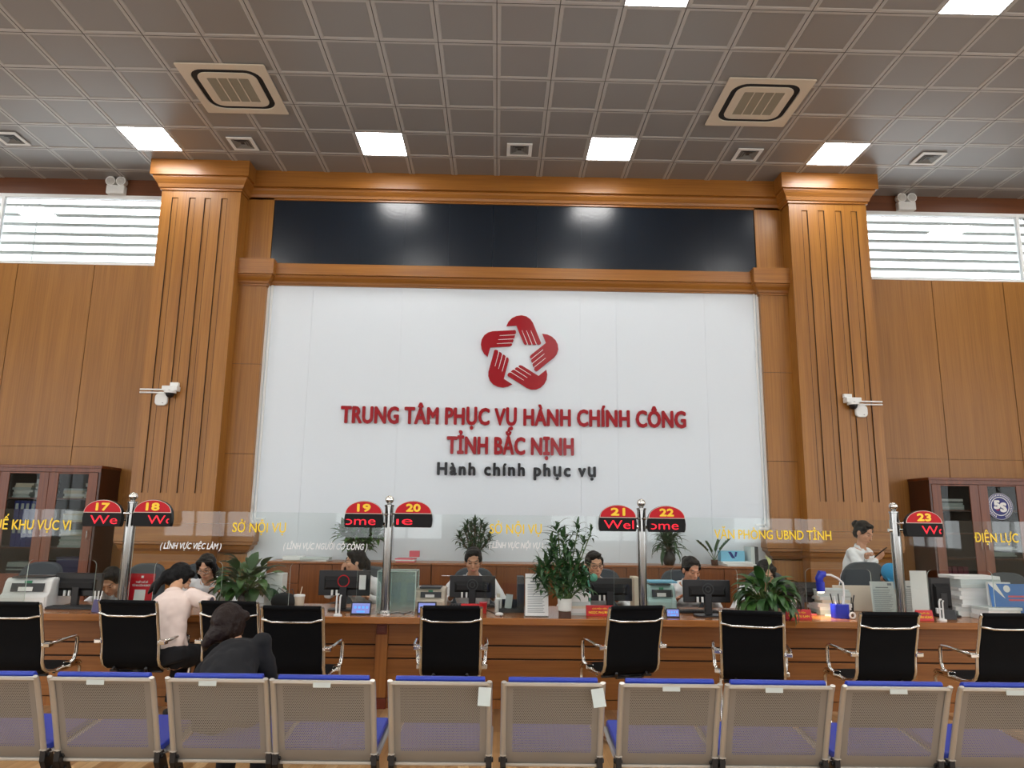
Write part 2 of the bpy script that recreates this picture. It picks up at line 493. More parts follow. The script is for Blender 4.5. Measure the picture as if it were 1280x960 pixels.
# light panels
spots = {(-8, 4): 'lit square ceiling panel over the left fluted pillar', (-3, 4): 'lit square ceiling panel over the left end of the dark screen',
         (2, 4): 'lit square ceiling panel over the right half of the dark screen', (7, 4): 'lit square ceiling panel over the right fluted pillar',
         (2, -1): 'lit ceiling panel cut by the top edge of the photo, middle one', (7, -1): 'lit ceiling panel cut by the top edge of the photo, near the right corner'}
for (c, r) in lights_at:
    x, y = GX + (c + .5) * T, GY + (r + .5) * T
    if abs(x) > XW - .4 or y < YB + .3: continue
    t = thing('ceiling_light', spots.get((c, r), 'lit square ceiling panel behind the camera position'), 'ceiling light', (x, y, CZ), 0, 'square ceiling light panels')
    m1 = MB(); h = T / 2
    m1.box(-h, h, -h, -h + .012, 0, .05); m1.box(-h, h, h - .012, h, 0, .05); m1.box(-h, -h + .012, -h + .012, h - .012, 0, .05); m1.box(h - .012, h, -h + .012, h - .012, 0, .05)
    part('frame', m1, 'tile_rim', t)
    part('diffuser', MB().box(-h + .012, h - .012, -h + .012, h - .012, .004, .02), 'lamp_white', t)

# cassette air conditioners
def cassette(x, y, label):
    t = thing('air_conditioner', label, 'air conditioner', (x, y, CZ), 0, 'ceiling cassette air conditioners')
    f2 = lambda z0, z1: (lambda u, v, w: V3((u, v, z0 if w == 0 else z1)))
    def ringpoly(mb, o, i, z0, z1, mi=0):
        n = len(o)
        vs = [V3((*p, z0)) for p in o] + [V3((*p, z0)) for p in i] + [V3((*p, z1)) for p in o] + [V3((*p, z1)) for p in i]
        fs = []
        for k in range(n):
            j = (k + 1) % n
            fs += [(k, j, n + j, n + k), (2 * n + k, 3 * n + k, 3 * n + j, 2 * n + j), (k, 2 * n + k, 2 * n + j, j), (n + k, n + j, 3 * n + j, 3 * n + k)]
        mb.add(vs, fs, mi)
    n = 6
    m1 = MB(); ringpoly(m1, rrect(.97, .97, .015, n), rrect(.78, .78, .17, n), -.016, 0)
    part('cover_frame', m1, 'ivory', t, bevel=.004)
    m1 = MB().prism(rrect(.77, .77, .16, n), f2(-.003, 0)); part('air_slot', m1, 'black_matte', t)
    m1 = MB(); ringpoly(m1, rrect(.655, .655, .12, n), rrect(.46, .46, .01, n), -.016, -.004); part('inner_panel', m1, 'ivory', t, bevel=.003)
    g = MB(); g.box(-.23, .23, -.23, .23, -.008, -.003, 0)
    for k in range(30): g.box(-.23, .23, -.228 + k * .0155, -.2215 + k * .0155, -.014, -.006, 0)
    for k in range(1, 4): g.box(-.23 + k * .115 - .006, -.23 + k * .115 + .006, -.23, .23, -.016, -.006, 1)
    part('intake_grille', g, [mat('grille taupe', s(150, 142, 124), .6), 'ivory'], t)
cassette(-3.075, 7.61, 'square ceiling cassette air conditioner above the left pillar')
cassette(2.955, 7.64, 'square ceiling cassette air conditioner above the right pillar')
# small supply vents
for x, lb in ((-6.4, 'small square air vent at the left edge of the ceiling'), (-3.40, 'small square air vent between the left pillar and the first middle light panel'), (.22, 'small square air vent between the two middle light panels'),
              (3.24, 'small square air vent under the right cassette air conditioner'), (5.66, 'small square air vent above the window beside the right pillar')):
    t = thing('air_vent', lb, 'air vent', (x, 8.84, CZ), 0, 'small square ceiling vents')
    m1 = MB()
    for k, (a, z) in enumerate(((.165, -.012), (.125, -.012))): pass
    o, i = .165, .12
    m1.box(-o, o, -o, -i, -.014, 0); m1.box(-o, o, i, o, -.014, 0); m1.box(-o, -i, -i, i, -.014, 0); m1.box(i, o, -i, i, -.014, 0)
    part('frame', m1, 'white_plastic', t, bevel=.003)
    m2 = MB(); m2.add([(-i, -i, -.002), (i, -i, -.002), (i, i, -.002), (-i, i, -.002)], [(0, 1, 2, 3)], 0)
    for k in range(1, 4):
        a, b = i - k * .032 + .03, i - k * .032
        for q in range(4):
            rot = Matrix.Rotation(q * PI / 2, 3, 'Z')
            vs = [rot @ V3(p) for p in ((-a, -a, -.012), (a, -a, -.012), (b, -b, -.003), (-b, -b, -.003))]
            m2.add(vs, [(0, 1, 2, 3)], 1)
    part('louvers', m2, ['dark_gray', 'louver_mid'], t)

# ---- side wall panels with shadow gaps, window band and dark top strip
WZ0, WZ1 = 5.04, 6.08
def side_panels(name, x0, x1, seams):
    mb = MB(); xs = [x0] + [q for q in seams if x0 < q < x1] + [x1]
    zs = [0, 2.44, WZ0]
    for a, b in zip(xs[:-1], xs[1:]):
        for c, d in zip(zs[:-1], zs[1:]):
            mb.box(a + .005, b - .005, YS, YS + .02, c + (.002 if c else 0), d - .002, 0)
    mb.box(x0, x1, YS + .012, YS + .2, 0, WZ0, 1)
    struct(name, mb, ['wall_wood', 'groove'])
side_panels('wall_front_left', -XW, -4.5, (-9.02, -7.95, -6.87, -5.79))
side_panels('wall_front_right', 4.9, XW, (6.27, 7.32, 8.39, 9.46))
mb = MB().box(-XW, -4.5, YS - .01, YS + .2, WZ1 + .02, CZ + .05); struct('trim_1', mb, 'dark_strip')
mb = MB().box(4.9, XW, YS - .01, YS + .2, WZ1 + .02, CZ + .05); struct('trim_2', mb, 'dark_strip')
def high_window(name, x0, x1, mull):
    t = bpy.data.objects.new(name, None); COL.objects.link(t); t['kind'] = 'structure'
    m1 = MB()
    m1.box(x0, x1, YS - .005, YS + .06, WZ0, WZ0 + .03); m1.box(x0, x1, YS - .005, YS + .06, WZ1 - .03, WZ1 + .02)
    m1.box(x0, x0 + .03, YS - .005, YS + .06, WZ0 + .03, WZ1 - .03); m1.box(x1 - .03, x1, YS - .005, YS + .06, WZ0 + .03, WZ1 - .03)
    for q in mull: m1.box(q - .02, q + .02, YS, YS + .06, WZ0 + .03, WZ1 - .03)
    part('window_frame', m1, 'white_trim', t)
    part('pane', MB().box(x0 + .03, x1 - .03, YS + .03, YS + .036, WZ0 + .03, WZ1 - .03), 'win_glass', t)
    m2 = MB()
    for k in range(7):
        z = WZ0 + .10 + k * .147
        m2.box(x0 - .2, x1 + .2, YS + .22, YS + .25, z - .024, z + .024, 0, Matrix.Rotation(R(25), 3, 'X'))
    for q in mull: m2.cyl((q + .35, YS + .27, WZ0), (q + .35, YS + .27, WZ1), .012)
    part('louver_bars', m2, mat('louver grey', s(214, 218, 216), .6), t)
    # porch soffit that shows dark through the top of the pane
high_window('window_1', -XW, -4.55, (-7.22, -9.9))
high_window('window_2', 5.0, XW, (7.66, 9.9))

# ---- fluted pillars
PF, PB = 9.45, 10.1
def pillar(name, x0, x1, flutes):
    t = bpy.data.objects.new(name, None); COL.objects.link(t); t['kind'] = 'structure'
    m1 = MB()
    z0, z1 = 1.82, 5.84
    w = .085
    m1.box(x0, x1, PF + .03, PB, 0, 5.96)                        # core
    m1.box(x0, x1, PF, PF + .03, 0, z0); m1.box(x0, x1, PF, PF + .03, z1, 5.96)
    xs = [x0]
    for q in flutes: xs += [q, q + w]
    xs.append(x1)
    for k in range(0, len(xs), 2): m1.box(xs[k], xs[k + 1], PF, PF + .03, z0, z1)
    for q in flutes: m1.box(q, q + w, PF + .016, PF + .03, z0, z1)
    part('shaft', m1, 'pillar_wood', t)
    g = MB()  # dark strips on the flute edges, painting the shade of the recess sides
    for q in flutes:
        g.box(q - .001, q + .004, PF - .0005, PF + .0155, z0, z1); g.box(q + w - .004, q + w + .001, PF - .0005, PF + .0155, z0, z1)
    part('flute_shade', g, 'groove', t)
    # joints across the shaft faces
    # capital
    c = MB()
    prof = [(.0, 5.94), (.02, 5.94), (.02, 5.965), (.035, 5.975), (.05, 6.02), (.085, 6.07), (.10, 6.10), (.10, 6.115), (.13, 6.12), (.13, 6.36), (0, 6.36)]
    rs = [[V3((x0 - d, PF - d, z)), V3((x1 + d, PF - d, z)), V3((x1 + d, PB, z)), V3((x0 - d, PB, z))] for d, z in prof]
    c.rings(rs); part('capital', c, 'trim_wood', t)
    # pedestal band
    p = MB()
    prof = [(.03, 0), (.03, .9), (.03, 1.06), (.035, 1.075), (.04, 1.10), (.09, 1.13), (.105, 1.17), (.14, 1.19), (.14, 1.215), (.155, 1.22), (.155, 1.44), (.0, 1.445)]
    rs = [[V3((x0 - d * .4, PF - d, z)), V3((x1 + d * .4, PF - d, z)), V3((x1 + d * .4, PB, z)), V3((x0 - d * .4, PB, z))] for d, z in prof]
    p.rings(rs); part('pedestal', p, 'trim_wood', t)
    return t
LX0, LX1, RX0, RX1 = -4.68, -3.60, 4.01, 5.10
pillar('pillar', LX0, LX1, [at(x, 258.4, PF).x for x in (213.9, 235.6, 254.9, 275.8)])
pillar('pillar', RX0, RX1, [at(x, 273.6, PF).x - .085 for x in (1009.9, 1030.6, 1052, 1071.6)])

# ---- recessed bay between the pillars
BYF = 9.66                      # inner pilaster front
def inner_pilaster(name, x0, x1, side):
    t = bpy.data.objects.new(name, None); COL.objects.link(t); t['kind'] = 'structure'
    m1 = MB(); g = MB()
    zs = [0, 2.35, 3.56, 4.75]
    for a, b in zip(zs[:-1], zs[1:]): m1.box(x0, x1, BYF, 9.9, a + .003, b - .003)
    m1.box(x0, x1, BYF + .06, 9.9, 4.75, 6.0)
    part('shaft', m1, 'pillar_wood', t)
    part('joint', g.box(x0 + .002, x1 - .002, BYF + .006, 9.88, .01, 4.74), 'groove', t)
    c = MB()
    prof = [(0, 4.66), (.015, 4.66), (.015, 4.685), (.03, 4.69), (.04, 4.72), (.075, 4.76), (.09, 4.79), (.09, 4.80), (.115, 4.805), (.115, 5.02), (0, 5.02)]
    c.rings([[V3((x0 - d, BYF - d, z)), V3((x1 + d, BYF - d, z)), V3((x1 + d, 9.9, z)), V3((x0 - d, 9.9, z))] for d, z in prof])
    part('capital', c, 'trim_wood', t)
    p = MB()
    prof = [(-.02, 0), (-.02, .95), (-.02, 1.04), (.0, 1.06), (.0, 1.075), (.06, 1.12), (.075, 1.16), (.11, 1.18), (.11, 1.21), (.125, 1.22), (.125, 1.44), (0, 1.445)]
    p.rings([[V3((x0 - d, BYF - d, z)), V3((x1 + d, BYF - d, z)), V3((x1 + d, 9.9, z)), V3((x0 - d, 9.9, z))] for d, z in prof])
    part('pedestal', p, 'trim_wood', t)
inner_pilaster('pilaster', -3.62, -3.225, -1)
inner_pilaster('pilaster', 3.62, 4.03, 1)
BX0, BX1 = -3.225, 3.62
# bay backing, white panel, mouldings
mb = MB()
PY = 9.76
xs = [BX0, -2.6, -1.36, -.12, 1.12, 1.62, 2.86, BX1]
zz = [0, 1.78, 4.78]
for a, b in zip(xs[:-1], xs[1:]):
    for c, d in zip(zz[:-1], zz[1:]): mb.box(a + .0012, b - .0012, PY, PY + .02, c, d - .0025)
mb.box(BX0 - .4, BX1 + .4, PY + .006, 10.1, 0, CZ, 0)
struct('wall_front', mb, 'white_wall')
mb = MB()
for x, d in ((BX0, 1), (BX1, -1)):
    for (o, w, h) in ((.0, .03, .03), (.045, .025, .022)):
        mb.box(x + d * o, x + d * (o + w), PY - h, PY, 1.47, 4.72)
    mb.box(x, x + d * .03, PY - .03, PY, 0, 1.2)
    mb.box(x + d * .0, x + d * .14, PY - .022, PY, 1.455, 1.48); mb.box(x + d * .05, x + d * .19, PY - .022, PY, 1.50, 1.52)
struct('trim_3', mb, 'white_trim')
# lower beam under the screen
def beam(name, prof, x0, x1, m):
    mb = MB(); n = len(prof)
    mb.rings([[V3((x, y, z)) for y, z in prof] for x in (x0, x1)])
    struct(name, mb, m)
beam('trim_4', [(9.9, 4.70), (9.735, 4.70), (9.735, 4.715), (9.72, 4.72), (9.71, 4.75), (9.675, 4.79), (9.665, 4.81), (9.665, 4.825), (9.63, 4.83), (9.63, 4.985), (9.9, 4.985)], BX0 - .02, BX1 + .02, 'trim_wood')
# top cornice
beam('trim_5', [(9.9, 5.955), (9.72, 5.955), (9.72, 5.98), (9.70, 5.985), (9.69, 6.02), (9.655, 6.065), (9.645, 6.085), (9.645, 6.10), (9.60, 6.105), (9.60, 6.36), (9.9, 6.36)], LX1 - .05, RX0 + .05, 'trim_wood')
# led display wall
t = thing('led_display', 'long black LED screen set in the wood surround above the white wall', 'screen', ((BX0 + BX1) / 2, 9.75, 4.985))
m1 = MB(); hw = 3.44
nx = 11
for k in range(nx):
    a, b = -hw + 2 * hw * k / nx, -hw + 2 * hw * (k + 1) / nx
    m1.box(a + .0008, b - .0008, -.01, .03, 0, .972)
part('display_panel', m1, 'led_wall', t)
part('display_frame', MB().box(-hw - .02, hw + .02, .02, .06, 0, .975), 'black_matte', t)

# ---- side walls, wall behind the camera with its big windows
mb = MB().box(-XW - .2, -XW, YB, 10.3, 0, 1.0).box(-XW - .2, -XW, YB, 10.3, 4.6, CZ + .1)
ys = [YB, -4.0, -3.4, -.9, -.3, 2.2, 2.8, 5.3, 5.9, 10.3]
for k in range(0, len(ys) - 1): 
    if k % 2 == 1 and k > 100: pass
for a, b in ((YB, -5.6), (-3.4, -2.6), (-.4, .4), (2.6, 3.4), (5.6, 10.3)): mb.box(-XW - .2, -XW, a, b, 1.0, 4.6)
struct('wall_left', mb, 'plain_wall')
mb = MB().box(XW, XW + .2, YB, 10.3, 0, 1.0).box(XW, XW + .2, YB, 10.3, 4.6, CZ + .1)
for a, b in ((YB, -5.6), (-3.4, -2.6), (-.4, .4), (2.6, 3.4), (5.6, 10.3)): mb.box(XW, XW + .2, a, b, 1.0, 4.6)
struct('wall_right', mb, 'plain_wall')
mb = MB().box(-XW, XW, YB - .2, YB, 3.9, CZ + .1).box(-XW, XW, YB - .2, YB, 0, 1.0)
xsb = [-XW, -9.0, -5.4, -4.6, -1.0, 1.0, 4.6, 5.4, 9.0, XW]
for a, b in ((-XW, -8.6), (-6.2, -4.2), (-1.4, 1.4), (4.2, 6.2), (8.6, XW)): mb.box(a, b, YB - .2, YB, 1.0, 3.9)
struct('wall_back', mb, 'plain_wall')
nwin = 3
def plain_window(axis, a, b, pos, z0, z1):
    global nwin
    t = bpy.data.objects.new('window_%d' % nwin, None); COL.objects.link(t); t['kind'] = 'structure'; nwin += 1
    m1 = MB()
    def bx(u0, u1, v0, v1, d0, d1):
        if axis == 'x': m1.box(u0, u1, pos + d0, pos + d1, v0, v1)
        else: m1.box(pos + d0, pos + d1, u0, u1, v0, v1)
    n = 3
    for k in range(n + 1):
        u = a + (b - a) * k / n; bx(u - .03, u + .03, z0, z1, -.03, .03)
    for v in (z0, z0 + (z1 - z0) * .68, z1): bx(a, b, v - .03, v + .03, -.03, .03)
    part('window_frame', m1, 'white_trim', t)
    # daylight portal in the opening
    L = bpy.data.lights.new('window_portal', 'AREA'); L.shape = 'RECTANGLE'; L.size = b - a; L.size_y = z1 - z0; L.cycles.is_portal = True
    o = bpy.data.objects.new('window_portal', L); COL.objects.link(o)
    if axis == 'x':
        o.location = ((a + b) / 2, pos, (z0 + z1) / 2); o.rotation_euler = (R(90 if pos < 0 else -90), 0, 0)
    else:
        o.location = (pos, (a + b) / 2, (z0 + z1) / 2); o.rotation_euler = (0, R(-90 if pos < 0 else 90), 0); L.size, L.size_y = z1 - z0, b - a
for a, b in ((-8.6, -6.2), (-4.2, -1.4), (1.4, 4.2), (6.2, 8.6)): plain_window('x', a, b, YB - .1, 1.0, 3.9)
for a, b in ((-5.6, -3.4), (-2.6, -.4), (.4, 2.6), (3.4, 5.6)):
    plain_window('y', a, b, -XW - .1, 1.0, 4.6); plain_window('y', a, b, XW + .1, 1.0, 4.6)
for x0, x1 in ((-XW, -4.68), (5.1, XW)):
    L = bpy.data.lights.new('window_portal', 'AREA'); L.shape = 'RECTANGLE'; L.size = x1 - x0; L.size_y = WZ1 - WZ0; L.cycles.is_portal = True
    o = bpy.data.objects.new('window_portal', L); COL.objects.link(o); o.location = ((x0 + x1) / 2, YS + .32, (WZ0 + WZ1) / 2); o.rotation_euler = (R(-90), 0, 0)

# ---- twin emergency lamps on the dark strip
for px_, py_, lb in ((148, 232, 'white twin-head emergency lamp above the left window'), (1130, 253, 'white twin-head emergency lamp above the right window')):
    p = at(px_, py_, YS - .02); p.z = 6.2
    t = thing('emergency_light', lb, 'emergency light', (p.x, YS - .01, p.z), 0, 'twin emergency lamps')
    part('battery_box', MB().box(-.13, .13, -.09, 0, -.11, .02), 'white_plastic', t, bevel=.012)
    for sx in (-1, 1):
        m1 = MB().cyl((sx * .075, -.02, .08), (sx * .075, -.10, .075), .066, .07, 20); m1.cyl((sx * .06, -.04, .0), (sx * .07, -.04, .06), .014)
        h = part('lamp_head', m1, 'white_plastic', t, smooth=40)
        part('lens', MB().lathe([(.0, 0), (.02, .008), (.045, .006), (.056, 0), (.056, -.004), (0, -.004)], (0, 0, 0), 20), 'bulb', h, smooth=40).matrix_local = Matrix.Translation((sx * .075, -.102, .075)) @ Matrix.Rotation(R(90), 4, 'X')

# ---- cameras and access points on the pillars
def sec_camera(x, z, d, lb, lb2, dz2):
    t = thing('security_camera', lb, 'security camera', (x, PF, z), 0, 'security cameras on the pillars')
    m1 = MB().box(-.10, .10, -.11, 0, -.02, .045); part('housing', m1, 'white_plastic', t, bevel=.008)
    m1 = MB().box(-.065 - d * .04, .045 - d * .04, -.05, 0, .05, .10).cyl((-d * .07, -.03, .04), (-d * .07, -.03, .085), .014); part('junction_box', m1, 'white_plastic', t, bevel=.006)
    m1 = MB().cyl((0, -.07, -.02), (0, -.07, -.05), .075, .075, 24); part('dome_ring', m1, 'white_plastic', t, smooth=40)
    m1 = MB().ell((0, -.07, -.05), (.055, .055, .06), n=20); part('lens_dome', m1, 'black_plastic', t, smooth=60)
    for k, (dzz, yy) in enumerate(((.0, -.05), (-.035, -.02))):
        m1 = MB().cyl((d * .06, yy, dzz), (d * (.40 + .015 * k), yy, dzz), .0115, .0115, 10); part('antenna', m1, 'white_plastic', t, smooth=40)
    f = lambda u, v, w: V3((u, -.045 if w == 0 else 0, v))
    t2 = thing('wireless_access_point', lb2, 'access point', (x + d * .125, PF, z + dz2), 0, 'rounded access points on the pillars')
    m1 = MB().prism(rrect(.165, .165, .055, 6), lambda u, v, w: V3((u, -.04 if w == 0 else 0, v))); part('case', m1, 'white_plastic', t2, bevel=.012)
    part('indicator', MB().box(.02, .035, -.042, -.038, -.052, -.045), 'dark_gray', t2)
p = at(216, 488, PF); sec_camera(p.x, p.z, -1, 'white dome camera with two long antennas on the left pillar', 'rounded white access point under the camera on the left pillar', -.125)
p = at(1063, 502.5, PF); sec_camera(p.x, p.z, 1, 'white dome camera with two long antennas on the right pillar', 'rounded white access point under the camera on the right pillar', -.125)

# ================================================================== WALL SIGN
SY = PY - .03
fw = lambda x, z, w: V3((x, SY if w == 0 else PY - .008, z))
def wall_text(body, x0, x1, zb, cap, m, bold, label, space=1.0):
    mb = MB(); lettering(mb, body, x0, x1, zb, cap, fw, .02, bold, 0, space)
    t = thing('wall_lettering', label, 'lettering', ((x0 + x1) / 2, PY, zb), 0, 'raised lettering on the white wall')
    mb.v = [(x - (x0 + x1) / 2, y - PY, z - zb) for x, y, z in mb.v]
    for w in split_x(mb, cap * .26): part('word', w, m, t)
p0, p1 = at(425, 530.5, SY), at(858, 534.5, SY)
wall_text('TRUNG TÂM PHỤC VỤ HÀNH CHÍNH CÔNG', p0.x, p1.x, at(640, 532, SY).z, .235, 'red_acrylic', .030, 'raised red letters, long upper line under the star emblem', 1.05)
p0, p1 = at(558, 568, SY), at(717.5, 569, SY)
wall_text('TỈNH BẮC NINH'.replace('NINH', 'NỊNH'), p0.x, p1.x, at(640, 568.5, SY).z, .238, 'red_acrylic', .030, 'raised red letters, short second line under the star emblem', 1.05)
p0, p1 = at(546, 594, SY), at(745, 596, SY)
wall_text('Hành chính phục vụ', p0.x, p1.x, at(640, 595, SY).z, .172, 'black_acrylic', .034, 'raised black letters, slogan line below the red lettering', 1.25)
c = at(648.75, 442.5, SY)
t = thing('star_emblem', 'dark red star emblem of five hands on the white wall', 'emblem', (c.x, PY, c.z))
u = .00138
hand = [(-130, 285), (-110, 330), (-75, 368), (-30, 392), (20, 400), (70, 390), (110, 362), (136, 325), (150, 290), (186, 200), (220, 118), (216, 106), (200, 98), (188, 98),
        (176, 108), (168, 98), (150, 96), (138, 98), (128, 108), (118, 96), (104, 95), (92, 98), (84, 108), (72, 96), (60, 96), (48, 106), (40, 120), (-30, 292)]
for k in range(5):
    a = k * 2 * PI / 5
    ca, sa = math.cos(a), math.sin(a)
    rot = lambda x, y: (x * ca - y * sa, x * sa + y * ca)
    m1 = MB()
    m1.prism([rot(x * u, y * u) for x, y in hand], lambda x, y, w: V3((x, -.03 if w == 0 else -.008, y)))
    for q in range(3):
        bx, by = 168 - q * 44 + 4, 104
        dx, dy = -.375, .927
        pts = [(bx - 3, by), (bx + 3, by), (bx + dx * 150 + 2, by + dy * 150), (bx + dx * 150 - 2, by + dy * 150)]
        m1.prism([rot(x * u, y * u) for x, y in pts], lambda x, y, w: V3((x, -.0315 if w == 0 else -.029, y)), 1)
    hnd = part('hand', m1, ['red_acrylic', 'white_trim'], t)
    m2 = MB().prism([rot(x * u * 1.0, y * u * 1.0) for x, y in hand], lambda x, y, w: V3((x, -.008 if w == 0 else 0, y)))
    part('backing', m2, 'white_trim', hnd)

# ================================================================== COUNTER
CT = .75                        # worktop height
CYF, CYB, CPF = 6.16, 7.05, 6.40
PX = [-5.32, -3.115, -.925, 1.25, 3.458, 5.65]        # steel posts
KX = [-5.28, -3.14, -.945, 1.25, 3.50, 5.69]          # counter pilasters
mb = MB().box(-6.6, 6.6, CYF, CYB, CT - .055, CT)
tag(part('worktop', mb, 'counter_top', None, bevel=.006), 'long polished wooden worktop running across the whole service counter', 'worktop')
ends = [-6.6] + KX[1:-1] + [6.6]
bay_lb = ['brown counter front left of the first post, under the white printer', 'brown counter front between the posts of signs 17 and 19', 'brown counter front between the posts of signs 20 and 21',
          'brown counter front between the posts of signs 22 and 23', 'brown counter front right of the post with sign 23']
for k in range(5):
    x0, x1 = ends[k] + .05, ends[k + 1] - .05
    t = thing('counter_unit', bay_lb[k], 'counter', ((x0 + x1) / 2, CPF, 0), 0, 'counter units under the worktop')
    h = (x1 - x0) / 2
    b = MB().box(-h, h, .012, .03, 0, CT - .056, 0)
    part('back_board', b, 'groove', t)
    for z0, z1 in ((.503, CT - .056), (.395, .491), (.075, .383)):
        part('front_panel', MB().box(-h, h, 0, .02, z0, z1), 'counter_front', t, bevel=.003)
    part('kick_board', MB().box(-h, h, -.006, .02, 0, .07), 'counter_post', t)
    for x in (-h, h - .02): part('side_panel', MB().box(x, x + .02, .03, .60, 0, CT - .056), 'counter_front', t)
for k, x in enumerate(KX):
    if k in (0, 5): continue
    lb = {1: 'counter pilaster with red block, beside the cream-shirted visitor', 2: 'counter pilaster with red block in full view below signs 19 and 20', 3: 'counter pilaster mostly hidden by the chair below signs 21 and 22', 4: 'counter pilaster with red block below sign 23'}[k]
    t = thing('counter_pilaster', lb, 'pilaster', (x, CPF, 0), 0, 'counter pilasters')
    part('shaft', MB().box(-.05, .05, -.03, .03, .085, CT - .056), 'counter_post', t, bevel=.003)
    c = MB().box(-.043, .043, -.048, -.03, .585, .67); c.box(-.03, .03, -.056, -.047, .598, .657); part('cap_block', c, 'mahogany', t, bevel=.003, label='dark red raised block')
    part('base_block', MB().box(-.058, .058, -.045, .03, 0, .084), 'mahogany', t, bevel=.004)

# ---- steel posts
GYP = 6.36
post_lb = {1: 'steel post between signs 17 and 18', 2: 'steel post between signs 19 and 20', 3: 'steel post between signs 21 and 22', 4: 'steel post beside sign 23'}
for k in (1, 2, 3, 4):
    t = thing('steel_post', post_lb[k], 'post', (PX[k], GYP, CT), 0, 'steel counter posts')
    part('base_flange', MB().lathe([(0, 0), (.062, 0), (.062, .008), (.045, .014), (.04, .03), (0, .03)], n=28), 'steel', t, smooth=40)
    part('tube', MB().lathe([(.036, .01), (.036, .80), (.038, .802), (.038, .815), (.036, .817), (.036, .885), (.041, .887), (.041, .90), (.02, .905), (.016, .92), (0, .92)], n=28), 'post_steel', t, smooth=40)
    part('ball', MB().ell((0, 0, .945), .036, n=24, h=16), 'chrome', t, smooth=80)
    b = MB()
    for sx in (-1, 1): b.cyl((sx * .03, 0, .74), (sx * .06, 0, .74), .017, .014, 14)
    part('glass_clamp', b, 'chrome', t, smooth=40)

# ---- glass partition panes with document openings, lettering on them
GT = 1.577                      # top of the glass
def arc(cx, cz, r, a0, a1, n=5): return [(cx + r * math.cos(R(a0 + (a1 - a0) * k / n)), cz + r * math.sin(R(a0 + (a1 - a0) * k / n))) for k in range(n + 1)]
def pane(x0, x1, label):
    t = thing('glass_partition', label, 'glass partition', ((x0 + x1) / 2, GYP, CT), 0, 'clear glass panes of the counter')
    h = (x1 - x0) / 2; H = GT - CT; oh = .41; r = .045
    P = [(-h, H), (-h, 0)]
    for a, b in ((-h + .20, -h + .765), (h - .765, h - .20)):
        P += [(a, 0)] + arc(a + r, oh - r, r, 180, 90) + arc(b - r, oh - r, r, 90, 0) + [(b, 0)]
    P += [(h, 0), (h, H)]
    g = MB().prism(P, lambda x, z, w: V3((x, -.005 if w == 0 else .005, z)), 0, 1)
    part('pane', g, ['glass', 'glass_edge'], t)
    return t
def vinyl(t, items):
    cx = t.location.x
    f = lambda x, z, w: V3((x - cx, -.0065, z - CT))
    for body, p0, p1, cap, m, bold, shear in items:
        mb = MB(); a, b = at(*p0, GYP - .006), at(*p1, GYP - .006)
        lettering(mb, body, a.x, b.x, (a.z + b.z) / 2, cap, f, 0, bold, shear, 1.0)
        part('lettering', mb, m, t)
g = pane(PX[0] + .045, PX[1] - .045, 'clear glass pane at the left edge reading THUẾ KHU VỰC VI')
xa = at(0, 663, GYP).x
vinyl(g, [('THUẾ KHU VỰC VI', (-26, 661), (88, 663), .082, 'glass_yellow', .012, .0)])
g = pane(PX[1] + .045, PX[2] - .045, 'clear glass pane between signs 18 and 19 reading SỞ NỘI VỤ')
vinyl(g, [('SỞ NỘI VỤ', (290, 665), (357, 665.5), .077, 'glass_yellow', .012, 0), ('( LĨNH VỰC VIỆC LÀM )', (200, 686), (276.5, 686.5), .05, 'glass_white', .018, .25),
          ('( LĨNH VỰC NGƯỜI CÓ CÔNG )', (354, 686.5), (459, 687), .05, 'glass_white', .018, .25)])
g = pane(PX[2] + .045, PX[3] - .045, 'clear glass pane between signs 20 and 21 with faint SỞ NỘI VỤ lettering')
vinyl(g, [('SỞ NỘI VỤ', (612, 666.5), (677, 667.5), .077, 'glass_yellow', .012, 0), ('( LĨNH VỰC NỘI VỤ )', (611, 685), (679, 686), .05, 'glass_white', .018, .25)])
g = pane(PX[3] + .045, PX[4] - .045, 'clear glass pane between signs 22 and 23 reading VĂN PHÒNG UBND TỈNH')
vinyl(g, [('VĂN PHÒNG UBND TỈNH', (893, 673), (1039.5, 675.5), .078, 'glass_yellow', .012, 0)])
g = pane(PX[4] + .045, PX[5] - .045, 'clear glass pane right of sign 23 reading ĐIỆN LỰC')
vinyl(g, [('ĐIỆN LỰC', (1218.5, 677.5), (1273.5, 678.5), .078, 'glass_yellow', .012, 0)])

